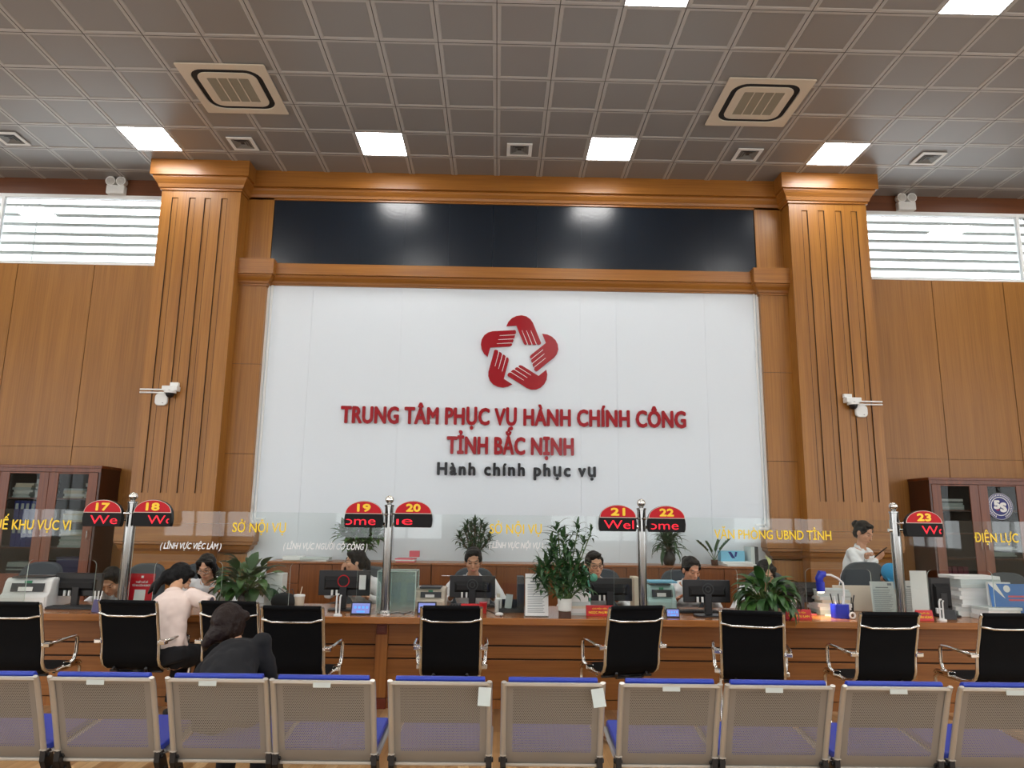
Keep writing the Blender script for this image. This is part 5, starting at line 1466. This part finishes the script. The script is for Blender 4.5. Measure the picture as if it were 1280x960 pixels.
dracaena((c.x, 9.43, TZ), [(-.12, 0, .38, .8, 18), (.12, .02, .40, .8, 18), (0, -.03, .47, .8, 20), (.02, .02, .36, .8, 18), (-.19, 0, .30, .8, 16), (.19, 0, .31, .8, 16), (-.06, -.04, .30, .8, 16), (.08, -.04, .28, .8, 16), (-.05, 0, .42, .8, 18), (.08, 0, .46, .7, 16), (0, -.05, .24, .8, 14), (-.10, 0, .45, .7, 14), (-.14, -.02, .22, .8, 14), (.14, -.02, .22, .8, 14), (-.06, -.06, .18, .8, 14), (.07, -.06, .19, .8, 14)], 'small bushy plant on the low cabinet above the dark-haired man', 0, .17, .020, 'pot_brown', 12, mat_='green_bam')
c = at(836, 690, 9.42)
dracaena((c.x, 9.42, TZ), [(0, 0, .25, 1.2, 34), (.03, 0, .32, 1.0, 20), (-.05, 0, .28, 1.0, 18)], 'arching plant in a dark vase on the low cabinet behind sign 22', 0, .26, .022, 'pot_dark', 13, potH=.20, potR=.085, vase=True, mat_='green_bam', droop=(70, 150))
# small zamia in a pot
c = at(893, 700, 9.42)
t = thing('potted_plant', 'small sprig plant in a little pot left of the light blue box', 'plant', (c.x, 9.42, TZ), 0, 'potted plants on the low cabinets')
part('pot', MB().lathe([(0, 0), (.038, 0), (.045, .07), (.04, .07), (.038, .055), (0, .055)], n=18), 'pot_brown', t, smooth=40)
lf, st = MB(), MB(); rr = random.Random(4)
for az, el, L in ((PI, 62, .30), (0, 66, .31), (.4, 84, .24), (2.6, 80, .22)):
    pts = []
    p0 = V3((0, 0, .05))
    for k in range(8):
        e = R(el - 3.5 * k); p0 = p0 + V3((math.cos(az) * math.cos(e), math.sin(az) * math.cos(e), math.sin(e))) * (L / 8); pts.append(p0.copy())
        if k > 2:
            for sd in (-1, 1): leaf(lf, p0, az + sd * 1.1, R(el - 20), .075, .016, R(25), 4, .2)
    st.tube([V3((0, 0, .05))] + pts, .004, 6)
part('foliage', lf, 'green_leaf', t, smooth=50); part('stems', st, 'stem', t, smooth=50)
# tall bamboo plant in a white pot
p = cpos(705, 772); yb = 6.22
c = at(706, 745, yb)
t = thing('potted_plant', 'tall lucky bamboo plant in a white pot right of the printed notice', 'plant', (c.x, yb, CT), 0, 'potted plants on the counter')
part('pot', MB().lathe([(0, .055), (.048, .055), (.056, .06), (.060, .155), (.054, .155), (.052, .14), (0, .14)], n=24), 'pot_white', t, smooth=40)
part('pot_stand', MB().lathe([(0, 0), (.052, 0), (.050, .055), (0, .055)], n=24), 'pot_brown', t, smooth=40)
lf, st = MB(), MB(); rr = random.Random(9)
ztop = at(700, 657, yb).z - CT
canes = [(-.06, 0, .70, 20, 1), (-.01, 0, .62, 18, 1), (.11, .01, .71, 16, .8), (.22, .0, .69, 12, .7), (-.11, 0, .58, 16, .9), (.05, -.01, .56, 16, 1), (.16, 0, .60, 10, .7), (-.08, 0, .50, 16, 1), (.02, 0, .47, 18, 1.1),
         (-.16, -.01, .42, 18, 1.1), (-.06, -.03, .40, 20, 1.1), (.05, -.03, .40, 20, 1.1), (.11, -.01, .41, 18, 1.0), (.15, 0, .34, 16, 1.0), (-.21, 0, .33, 16, 1.1), (-.11, -.03, .31, 18, 1.1), (.0, -.04, .30, 18, 1.1), (.10, -.04, .30, 18, 1.1), (.0, .03, .36, 16, 1.1), (-.16, -.02, .25, 16, 1.1), (-.06, -.05, .24, 18, 1.1), (.05, -.05, .24, 18, 1.1), (.15, -.02, .25, 16, 1.1), (-.20, 0, .40, 12, 1), (.16, 0, .27, 12, 1), (-.10, .02, .45, 14, 1)]
for i, (x, y, z, nl, sc) in enumerate(canes):
    st.tube([(x * .2, y, .13), (x * .5, y, .13 + (z - .13) * .5), (x, y, z)], .005, 7)
    for k in range(nl):
        q = (k + .5) / nl
        az = k * 2.4 + i * .7 + rr.uniform(-.4, .4)
        leaf(lf, (x + rr.uniform(-.012, .012), y, z + .03 - .09 * q), az, R(80 - 85 * q + rr.uniform(-22, 22)), rr.uniform(.09, .165) * sc, rr.uniform(.013, .019) * sc, R(rr.uniform(40, 130)), 5, .3, 0 if rr.random() < .72 else 1, .75)
part('foliage', lf, ['green_bam', 'green_leaf'], t, smooth=50).scale = (1, .6, 1); part('canes', st, 'stem', t, smooth=50).scale = (1, .6, 1)

# ================================================================== PEOPLE
_cl = bpy.data.textures.new('cloth folds', 'CLOUDS'); _cl.noise_scale = .09; _cl.noise_depth = 1
_hr = bpy.data.textures.new('hair waves', 'CLOUDS'); _hr.noise_scale = .03; _hr.noise_depth = 2
def blob(mb, voxel, smooth=2, disp=0.0, tex=None):
    me = bpy.data.meshes.new('blob'); me.from_pydata(mb.v, [], mb.f); me.update(); fix_normals(me)
    o = bpy.data.objects.new('blob', me); COL.objects.link(o)
    r = o.modifiers.new('r', 'REMESH'); r.mode = 'VOXEL'; r.voxel_size = voxel; r.adaptivity = 0
    if smooth:
        q = o.modifiers.new('s', 'SMOOTH'); q.factor = .5; q.iterations = smooth
    if disp:
        d = o.modifiers.new('d', 'DISPLACE'); d.texture = tex; d.strength = disp; d.mid_level = .5; d.texture_coords = 'LOCAL'
    dg = bpy.context.evaluated_depsgraph_get(); dg.update()
    out = bpy.data.meshes.new_from_object(o.evaluated_get(dg))
    bpy.data.objects.remove(o); bpy.data.meshes.remove(me)
    out.polygons.foreach_set('use_smooth', [True] * len(out.polygons))
    return out
def ik(S, T, l1, l2, hint):
    S, T = V3(S), V3(T); d = T - S; L = min(d.length, l1 + l2 - .004); d.normalize()
    a = (l1 * l1 - l2 * l2 + L * L) / (2 * L); h = math.sqrt(max(l1 * l1 - a * a, 0))
    hv = V3(hint); hv = hv - d * hv.dot(d); hv.normalize()
    return S + d * a + hv * h, S + d * L
def hand(mb, w, d, n, side, curl=35, scale=1.0, spread=5):
    """w wrist, d direction of the palm, n the way the palm faces, side +1 when the thumb is on the d x n side"""
    d = V3(d).normalized(); n = V3(n); n = (n - d * n.dot(d)).normalized(); lat = d.cross(n) * side
    w = V3(w); k = scale
    mb.tube([w - d * .01, w + d * .025 * k, w + d * .055 * k, w + d * .085 * k], [(.024 * k, .018 * k), (.032 * k, .016 * k), (.038 * k, .014 * k), (.037 * k, .011 * k)], 12, up=n)
    for i, (off, L) in enumerate(((.030, .070), (.010, .080), (-.010, .074), (-.029, .058))):
        p = w + d * .082 * k + lat * off * k; ang = R(curl * .5); a2 = R(spread) * (off / .03)
        pts = [p - d * .015]
        r = [.0088 * k]
        for q in range(3):
            dd = (d * math.cos(ang) + n * math.sin(ang)) + lat * math.sin(a2)
            dd.normalize(); pts.append(p.copy()) if q == 0 else None
            r.append((.0088 - .0008 * q) * k) if q == 0 else None
            p = p + dd * L * k * (.42, .32, .26)[q]; pts.append(p.copy()); r.append((.0083 - .0009 * q) * k); ang += R(curl * (.9 + .05 * i))
        mb.tube(pts, r, 8); mb.ell(pts[-1], r[-1], n=8, h=6)
    p = w + d * .028 * k + lat * .026 * k; dd = (d * .62 + lat * .70 + n * .30).normalized(); pts = [w + d * .015 * k + lat * .01 * k, p.copy()]
    for q, L in enumerate((.034, .028)):
        p = p + dd * L * k; pts.append(p.copy()); dd = (dd + d * .45 - lat * .18).normalized()
    mb.tube(pts, [.012 * k, .012 * k, .0105 * k, .0085 * k], 8); mb.ell(pts[-1], .0085 * k, n=8, h=6)

def person(label, loc, rz, hip=.53, lean=10, side=0, neck=None, head=(0, 8, 0), arms=((-.2, .35, .8), (.2, .35, .8)), hints=((-.6, -.3, -.7), (.6, -.3, -.7)), hdir=(None, None), palm=((0, 0, -1), (0, 0, -1)), curl=(30, 30),
           legs='sit', male=False, skin=(206, 160, 130), hair='bob', hairm='hair_black', top='shirt_white', sleeve='long', bottom='trousers', extra_hair=None, glasses=None, mask=False, collar=True, shoulders=None, name='person', wide=1.0, lips=(172, 92, 86), neckopen=0.0, headscale=None, top_px=None, neck_k=1.0, hip_px=None):
    hs = headscale or (1.0 if male else .95)
    sw = shoulders or (.178 if male else .158)
    RZ = Matrix.Rotation(R(rz), 3, 'Z')
    HR = Matrix.Rotation(R(head[0]), 3, 'Z') @ Matrix.Rotation(R(-head[1]), 3, 'X') @ Matrix.Rotation(R(head[2]), 3, 'Y')
    def up(a): return Matrix.Rotation(R(side), 3, 'Y') @ V3((0, math.sin(R(a)), math.cos(R(a))))
    def spine(lean):
        P = [V3((0, 0, hip))]
        for L, a in ((.12, lean * .6), (.12, lean * .85), (.14, lean * 1.05), (.09, lean * 1.15), (.045, lean * 1.15)):
            P.append(P[-1] + up(a) * L)
        nl = lean * neck_k if neck is None else neck
        return P, P[-1], nl, P[-1] + up(nl) * .155
    if hip_px: loc = (at(hip_px[0], hip_px[1], loc[1]).x, loc[1], 0)
    if top_px:                      # lean and place the figure so that the top of its head is where the photo has it
      for rounds in range(6 if hip_px else 1):
        lo, hi_ = -6.0, 75.0
        for _ in range(24):
            lean = (lo + hi_) / 2
            P, nk, nl, hd = spine(lean)
            w = V3((loc[0], loc[1], 0)) + RZ @ hd
            ztop = hd.z + .128 * hs * abs((HR @ V3((0, 0, 1))).z) + .096 * hs * abs((HR @ V3((0, 1, 0))).z) * .45
            if ztop > at(top_px[0], top_px[1], w.y).z: lo = lean
            else: hi_ = lean
        dx = at(top_px[0], top_px[1], w.y).x - w.x
        if hip_px: side += math.degrees(dx / .6)
        else: loc = (loc[0] + dx, loc[1], 0)
    P, nk, nl, hd = spine(lean)
    def tgt(a):
        if a[0] != 'px': return a
        return RZ.transposed() @ (at(a[1], a[2], a[3]) - V3((loc[0], loc[1], 0)))
    arms = [tgt(a) for a in arms]
    t = thing(name, label, 'person', loc, R(rz))
    def H(p): return hd + HR @ (V3(p) * hs)
    fwd = Matrix.Rotation(R(side), 3, 'Y') @ V3((0, math.cos(R(lean)), -math.sin(R(lean))))
    sd = Matrix.Rotation(R(side), 3, 'Y') @ V3((1, 0, 0))
    g = wide * (1.08 if male else 1.0)
    tr = [(.160 * g, .115 * g), (.138 * g, .10 * g), (.142 * g, .105 * g), (.160 * g, .108 * g), (.135 * g, .075 * g), (.060, .058)]
    sh = [P[3] + (P[4] - P[3]) * .85 + sd * (k * sw) - up(lean) * .01 for k in (-1, 1)]
    body, shirt, pants = MB(), MB(), MB()
    body.tube(P, [(a * .92, b * .92) for a, b in tr], 20, up=fwd)
    body.tube([nk - up(nl) * .03, nk + up(nl) * .05, hd - up(nl) * .03], [.056 * hs, .050 * hs, .052 * hs], 14)
    # head
    def he(c, r, n=18, h=12): body.ell(H(c), tuple(q * hs for q in r), HR, n, h)
    he((0, -.012, .03), (.076, .094, .095)); he((0, .022, -.032), (.064, .070, .085)); he((0, .046, -.088), (.036, .036, .030))
    he((0, .060, -.055), (.046, .034, .036)); he((0, .082, .022), (.046, .014, .016))
    for k in (-1, 1):
        he((k * .040, .062, -.022), (.026, .026, .026)); he((k * .078, -.008, -.008), (.011, .022, .032), 10, 8)
        he((k * .031, .082, .004), (.015, .010, .009), 10, 8)
    body.tube([H((0, .088, .012)), H((0, .100, -.014)), H((0, .110, -.032)), H((0, .090, -.042))], [.008 * hs, .0095 * hs, .0125 * hs, .010 * hs], 8)
    he((0, .090, -.062), (.022, .011, .006), 10, 6); he((0, .088, -.071), (.018, .011, .006), 10, 6)
    # arms
    l1, l2 = (.285, .25) if male else (.262, .232)
    W = []
    for k in (0, 1):
        E_, T_ = ik(sh[k], arms[k], l1, l2, hints[k]); W.append((E_, T_))
        body.ell(sh[k], .046, n=12, h=8)
        body.tube([sh[k], sh[k].lerp(E_, .5), E_, E_.lerp(T_, .3), T_], [.043, .040, .034, .034, .023], 12)
        dd = V3(hdir[k]) if hdir[k] else (T_ - E_)
        hand(body, T_, dd, palm[k], (1 if k == 0 else -1), curl[k], .95 if not male else 1.05)
        # sleeve
        shirt.ell(sh[k] - up(lean) * .006, .058 * (1.06 if male else 1), n=14, h=10)
        if sleeve == 'long': shirt.tube([sh[k], sh[k].lerp(E_, .5), E_, E_.lerp(T_, .4), E_.lerp(T_, .93)], [.058, .056, .048, .045, .036], 14)
        else: shirt.tube([sh[k], sh[k].lerp(E_, .35), sh[k].lerp(E_, .72)], [.060, .062, .062], 14)
    # shirt torso
    hem = P[0] + up(lean * .4) * .0
    P0b = P[0].lerp(P[1], .35)
    shirt.tube([hem, P0b] + P[1:-1] + [P[-2].lerp(P[-1], .62 - neckopen)], [(tr[0][0] - .004, tr[0][1] + .002), (tr[0][0] + .010, tr[0][1] + .014)] + [(a + .014, b + .016) for a, b in tr[1:-1]] + [(.082, .070)], 24, up=fwd)
    if not male:
        for k in (-1, 1): shirt.ell(P[3] - up(lean) * .02 + sd * (k * .068) + fwd * .075, (.062, .058, .060), n=14, h=10)
    # legs
    feet = []
    for k in (-1, 1):
        hj = P[0] + V3((k * .085, 0, -.02))
        if legs == 'stand':
            kn = V3((k * .09, .02, .47)); an = V3((k * .085, -.01, .085)); toe = V3((k * .10, .15, .03))
        else:
            kn = V3((k * .10, .40, hip - .03)); an = V3((k * .10, .40 if legs == 'sit' else .30, .09)); toe = V3((k * .115, an.y + .15, .035))
        body.tube([hj, hj.lerp(kn, .5), kn, kn.lerp(an, .35), an], [.080, .066, .052, .048, .032], 12)
        body.tube([an + V3((0, -.03, -.035)), an + V3((0, .04, -.03)), toe], [(.032, .03), (.036, .03), (.030, .018)], 10)
        pants.tube([hj + V3((0, 0, .02)), hj.lerp(kn, .5), kn, kn.lerp(an, .35), an + V3((0, 0, .02))], [.098, .086, .070, .064, .055], 14)
        feet.append((an, toe))
    pants.tube([P[0] - up(0) * .07, P[0], P[0].lerp(P[1], .5)], [(.165 * g, .122 * g), (.175 * g, .13 * g), (.15 * g, .115 * g)], 20, up=fwd)
    # build the skin
    me = blob(body, .0048, 3)
    n = len(me.vertices); co = np.empty(n * 3); me.vertices.foreach_get('co', co); co = co.reshape(-1, 3)
    hl = (co - np.array(hd)) @ np.array(HR) / hs
    col = np.empty((n, 4)); base = np.array([lin(c) for c in skin] + [1.0]); col[:] = base
    x, y, z = hl[:, 0], hl[:, 1], hl[:, 2]
    inhead = (np.linalg.norm(hl, axis=1) < .16) & (y > .03)
    def mask_(d): return np.clip(1.5 - d, 0, 1)[:, None] * inhead[:, None]
    ax = np.abs(x)
    def paint(m, c): col[:] = col * (1 - m) + np.array([lin(q) for q in c] + [1.0]) * m
    paint(mask_(np.sqrt(((ax - .031) / .0125) ** 2 + ((z - .003) / .0048) ** 2)), (44, 30, 26))
    paint(mask_(np.sqrt(((ax - .033) / .019) ** 2 + ((z - .0245 - .004 * (1 - ((ax - .033) / .02) ** 2)) / .0038) ** 2)), (40, 28, 24))
    paint(mask_(np.sqrt((x / .021) ** 2 + ((z + .066) / .0085) ** 2)) * .8, lips)
    paint(mask_(np.sqrt(((ax - .007) / .004) ** 2 + ((z + .040) / .003) ** 2)) * .7, (120, 76, 62))
    at_ = me.color_attributes.new('Col', 'FLOAT_COLOR', 'POINT'); at_.data.foreach_set('color', col.astype(np.float32).ravel())
    me.materials.append(M['skin'])
    link_mesh('body', me, t)
    sm = blob(shirt, .009, 4, .026, _cl); sm.materials.append(M[top]); so = link_mesh('shirt' if top != 'top_black' else 'blouse', sm, t)
    pm = blob(pants, .011, 4, .012, _cl); pm.materials.append(M[bottom]); link_mesh('trousers', pm, t)
    for an, toe in feet:
        f = MB().tube([an + V3((0, -.045, -.05)), an + V3((0, .03, -.045)), toe + V3((0, .03, -.003))], [(.042, .038), (.046, .036), (.036, .026)], 12)
        f.box(min(an.x, toe.x) - .035, max(an.x, toe.x) + .035, an.y - .08, toe.y + .04, 0, .012)
        fm = blob(f, .008, 2); fm.materials.append(M['shoe']); link_mesh('shoe', fm, t)
    if collar:
        c = MB(); fr, sdv = fwd, sd
        ctr = P[-2].lerp(P[-1], .75)
        pts = []
        for k in range(17):
            a = R(-62 + (360 - 56) * k / 16 + 180 - 28) if False else R(118 + 304 * k / 16)
            pts.append(ctr + sdv * (.066 * math.cos(a)) + fr * (.062 * math.sin(a)) + up(lean) * (.012 if math.sin(a) < .4 else -.012))
        c.tube(pts, (.007, .020), 8, up=up(lean))
        for k in (0, -1): 
            q = pts[k]; c.tube([q, q + fr * .018 - up(lean) * .045 + sdv * (.012 if k == 0 else -.012) * (-1)], [(.022, .006), (.004, .004)], 8, up=fr)
        part('collar', c, top, so, smooth=60)
    # hair
    hm = MB()
    def hx(c, r, n=16, h=10): hm.ell(H(c), tuple(q * hs for q in r) if isinstance(r, tuple) else r * hs, HR, n, h)
    def ht(pts, r, n=12, upv=(0, 1, 0)): hm.tube([H(p) for p in pts], [tuple(q * hs for q in a) if isinstance(a, tuple) else a * hs for a in r], n, up=HR @ V3(upv))
    hx((0, -.022, .040), (.087, .098, .098)); hx((0, -.055, -.015), (.074, .056, .072))
    if hair == 'short':
        hx((0, .040, .100), (.062, .046, .030)); hx((.03, .048, .088), (.035, .034, .026))
        for k in (-1, 1): hx((k * .073, .008, .034), (.014, .046, .040))
    elif hair == 'bun':
        hx((0, .035, .098), (.064, .040, .026)); hx((0, -.115, .055), (.046, .042, .046))
        for k in (-1, 1): hx((k * .070, .012, .045), (.018, .052, .045))
    elif hair == 'tied':
        for k in (-1, 1): hx((k * .045, .036, .082), (.042, .046, .034)); hx((k * .072, .0, .02), (.014, .05, .05))
        ht([(0, -.095, .03), (0, -.125, -.02), (0, -.12, -.12), (0, -.10, -.20)], [.03, .034, .028, .012])
    elif hair == 'sweep':
        hx((0, -.030, .030), (.090, .100, .102)); hx((.01, -.058, -.03), (.084, .058, .075))
        for k in (-1, 1): hx((k * .048, .044, .074), (.042, .042, .036)); hx((k * .076, .005, .0), (.018, .055, .07))
        ht([(.01, -.070, -.03), (-.02, -.085, -.075), (-.060, -.075, -.125), (-.095, -.03, -.165)], [(.060, .042), (.048, .034), (.034, .026), (.012, .012)])
    elif hair == 'bob':
        for k in (-1, 1):
            hx((k * .048, .046, .070), (.040, .040, .036)); ht([(k * .070, .02, .05), (k * .082, .012, -.03), (k * .074, .012, -.11)], [(.022, .045), (.020, .045), (.012, .03)])
        ht([(0, -.06, .0), (0, -.07, -.07), (0, -.06, -.13)], [(.08, .05), (.082, .045), (.07, .03)])
    elif hair == 'long':
        for k in (-1, 1): hx((k * .048, .044, .074), (.042, .042, .036)); ht([(k * .070, .01, .05), (k * .080, .0, -.04), (k * .074, -.02, -.13)], [(.022, .05), (.020, .048), (.016, .04)])
        ht([(0, -.055, .02), (0, -.075, -.08), (0, -.08, -.20), (0, -.075, -.30)], [(.08, .05), (.084, .044), (.074, .034), (.05, .018)])
    if extra_hair:
        for pts, r in extra_hair: ht(pts, r)
    hme = blob(hm, .0062, 3, .010, _hr); hme.materials.append(M[hairm]); link_mesh('hair', hme, t)
    if glasses:
        gm = MB()
        for k in (-1, 1):
            gm.tube([H((k * .033 + .024 * math.cos(2 * PI * q / 20), .108, .002 + .018 * math.sin(2 * PI * q / 20))) for q in range(20)], .0026, 6, closed=True)
            gm.tube([H((k * .057, .106, .006)), H((k * .080, .06, .008)), H((k * .084, -.01, .002))], .0026, 6)
        gm.tube([H((-.010, .109, .004)), H((0, .112, .007)), H((.010, .109, .004))], .0026, 6)
        part('glasses', gm, glasses, t, smooth=60)
    if mask:
        mm = MB(); mm.ell(H((0, .040, -.058)), (.064 * hs, .074 * hs, .052 * hs), HR, 18, 12)
        for k in (-1, 1): mm.tube([H((k * .062, .05, -.04)), H((k * .080, .01, -.01)), H((k * .086, -.02, .0))], .0025, 6)
        mk = blob(mm, .005, 1); mk.materials.append(M['mask_white']); link_mesh('face_mask', mk, t)
    t['_'] = 0; del t['_']
    return t, dict(hands=[w[1] for w in W], head=hd, HR=HR, H=H, sh=sh, elbow=[w[0] for w in W], P=P, fwd=fwd, sd=sd)

def seat(px_, Y): return at(px_, 720, Y).x
# -- staff, from the left
def staff(label, px_, py_, Y, rz, **k):
    return person(label, (at(px_, 720, Y).x, Y, 0), rz, top_px=(px_, py_), hip=.51, **k)
AR = ((-.17, .42, .81), (.17, .42, .81))
staff('person in a white shirt bent low, left of the post between signs 17 and 18', 141, 709, 7.62, 172, head=(10, 34, 0), arms=AR, hair='short', male=True)
staff('staff woman with glasses in a white shirt, head down beside the bushy plant', 260, 692, 7.66, 186, head=(-6, 22, 4), arms=AR, hair='bob', glasses='steel')
tp, d = staff('staff woman in a white shirt talking on the phone, face turned left', 445, 686, 7.62, 150, head=(-46, 6, 0), arms=((-.22, .36, .80), ('px', 428, 718, 7.36)), hints=((-.6, -.3, -.7), (.5, .3, -.8)), hdir=(None, (.1, -.1, .95)), palm=((0, 0, -1), (-.7, -.5, 0)), curl=(30, 55), hair='tied')
w = d['hands'][1]
def held(tp, v, rz): return V3(tp.location) + Matrix.Rotation(R(rz), 3, 'Z') @ v
pr = thing('handset', 'black phone held to the ear by the woman facing left', 'phone', held(tp, w + V3((-.02, -.03, .085)), 150)); rp = Euler((R(12), R(12), R(60))).to_matrix()
part('body', MB().box(-.035, .035, -.008, .008, -.075, .075, 0, rp), 'phone', pr, bevel=.004); part('screen', MB().box(-.030, .030, -.0095, -.0082, -.068, .068, 0, rp, (0, 0, 0)), 'dark_gray', pr)
staff('dark-haired man in a white shirt looking down at his monitor', 592, 684, 7.62, 180, head=(0, 14, 0), arms=((-.2, .42, .80), (.2, .42, .80)), hair='short', male=True, skin=(190, 142, 112))
staff('man with glasses in a white shirt looking sideways behind the monitor', 743, 689, 7.64, 176, head=(16, 6, 4), arms=((-.2, .42, .80), (.2, .42, .80)), hair='short', male=True, glasses='brown_trim', skin=(208, 158, 126))
staff('staff woman in a white shirt with tied black hair, right of sign 22', 863, 695.5, 7.62, 184, head=(14, 20, 0), arms=AR, hair='bun', skin=(204, 150, 120))
staff('black-haired person behind the drooping leafy plant', 956, 700, 7.66, 180, head=(0, 26, 0), arms=AR, hair='long')
# standing woman with a phone
tp, d = person('standing woman in a white blouse with a hair bun, using her phone', (at(1081, 720, 8.15).x, 8.15, 0), 214, hip=.80, top_px=(1078, 651), legs='stand', head=(0, 24, -4), neck=14, arms=(('px', 1083, 696, 7.86), ('px', 1096, 699, 7.84)), hints=((-.95, -.2, -.5), (.8, .0, -.6)), hdir=((.55, .55, .45), (-.55, .4, .55)), palm=((.3, .45, -.6), (-.3, -.55, .5)), curl=(38, 42), hair='bun', skin=(198, 146, 116), headscale=.97)
w = d['hands'][1]
ph = thing('smartphone', 'dark smartphone in the hands of the standing woman', 'phone', held(tp, w + V3((-.03, .03, .07)), 214), R(214)); rr_ = Euler((R(-50), R(10), R(10))).to_matrix()
part('body', MB().box(-.037, .037, -.005, .005, -.078, .078, 0, rr_), 'phone', ph, bevel=.003); part('screen', MB().box(-.033, .033, -.0058, -.005, -.072, .072, 0, rr_, (0, 0, 0)), 'dark_gray', ph)
# person with a blue cap behind the paper stands
tp, d = person('person with a blue cap and white sleeves, bent over behind paper stands', (at(1112, 720, 7.55).x, 7.55, 0), 176, hip=.51, top_px=(1112, 707), neck_k=1.3, head=(0, 44, 0), arms=((-.16, .42, .80), (.24, .36, .80)), hair='none', male=True, skin=(170, 118, 90))
cp = MB(); H = d['H']
cp.ell(H((0, -.012, .062)), (.094, .108, .082), d['HR'], 20, 12); cp.tube([H((0, .06, .07)), H((0, .11, .06)), H((0, .16, .035))], [(.075, .012), (.07, .008), (.05, .005)], 14, up=d['HR'] @ V3((0, 0, 1)))
cm = blob(cp, .006, 2); cm.materials.append(M['cap_blue']); link_mesh('cap', cm, tp)
# visitor at the counter
tp, d = person('seated visitor in a cream short-sleeved shirt leaning on the counter, back to us', (0, 5.74, 0), -10, hip=.51, hip_px=(206, 815), top_px=(226, 704), neck=46, head=(-38, 30, 8), arms=((-.12, .44, .80), (.24, .40, .80)), hints=((-.7, -.2, -.6), (1, -.25, -.35)), hair='tied', top='shirt_pink', sleeve='short', mask=True, collar=True, shoulders=.172, wide=1.04,
       extra_hair=[([(-.05, -.06, .02), (-.09, -.09, -.06), (-.13, -.10, -.15), (-.17, -.09, -.22)], [(.05, .04), (.052, .036), (.04, .026), (.014, .01)]), ([(0, -.08, .0), (-.02, -.11, -.08), (-.04, -.11, -.17)], [(.06, .04), (.05, .03), (.018, .012)])], legs='sit2', skin=(206, 158, 124))
hc = MB().ell(d['H']((-.02, -.115, -.05)), .022, n=12); part('hair_tie', hc, 'mask_white', tp, smooth=60, label='white hair tie')
E_, S_ = d['elbow'][1], d['sh'][1]
bd = MB().ell(S_.lerp(E_, .55) + V3((.055, 0, .012)), (.012, .026, .026), n=12); part('sleeve_patch', bd, 'badge', tp, smooth=60)
# woman on the bench
tp, d = person('woman with long dark brown hair in a black top on the left bench', (0, 4.17, 0), -4, hip=.50, hip_px=(284, 845), top_px=(288, 754), neck=6, head=(-20, 14, 6), arms=((-.12, .58, .56), (.08, .58, .56)), hints=((-.35, -.2, -.9), (.3, -.2, -.9)), hair='sweep', hairm='hair_brown', top='top_black', sleeve='long', collar=False, neckopen=.35, shoulders=.178, wide=1.04, headscale=.98, legs='sit2')

# ================================================================== LIGHT AND CAMERA
W = bpy.data.worlds.new('overcast sky'); SC.world = W; W.use_nodes = True
nt = W.node_tree; bg = nt.nodes['Background']; bg.inputs['Color'].default_value = (.95, .975, 1.0, 1); bg.inputs['Strength'].default_value = 2.9
cam = bpy.data.cameras.new('camera'); co = bpy.data.objects.new('camera', cam); COL.objects.link(co)
m = Matrix((RT, UP, -FW)).transposed().to_4x4(); m.translation = V3((0, 0, CAMH)); co.matrix_world = m
cam.sensor_fit = 'HORIZONTAL'; cam.sensor_width = 36; cam.lens = FPX / 1280 * 36; cam.clip_start = .05; cam.clip_end = 200
SC.camera = co
SC.view_settings.view_transform = 'Standard'; SC.view_settings.look = 'None'; SC.view_settings.gamma = 1.0; SC.view_settings.use_curve_mapping = False
SC.view_settings.exposure = 0.88
cy = SC.cycles
cy.use_denoising = True; cy.max_bounces = 10; cy.diffuse_bounces = 5; cy.glossy_bounces = 4; cy.transparent_max_bounces = 24; cy.caustics_reflective = False; cy.caustics_refractive = False
cy.sample_clamp_indirect = 6.0
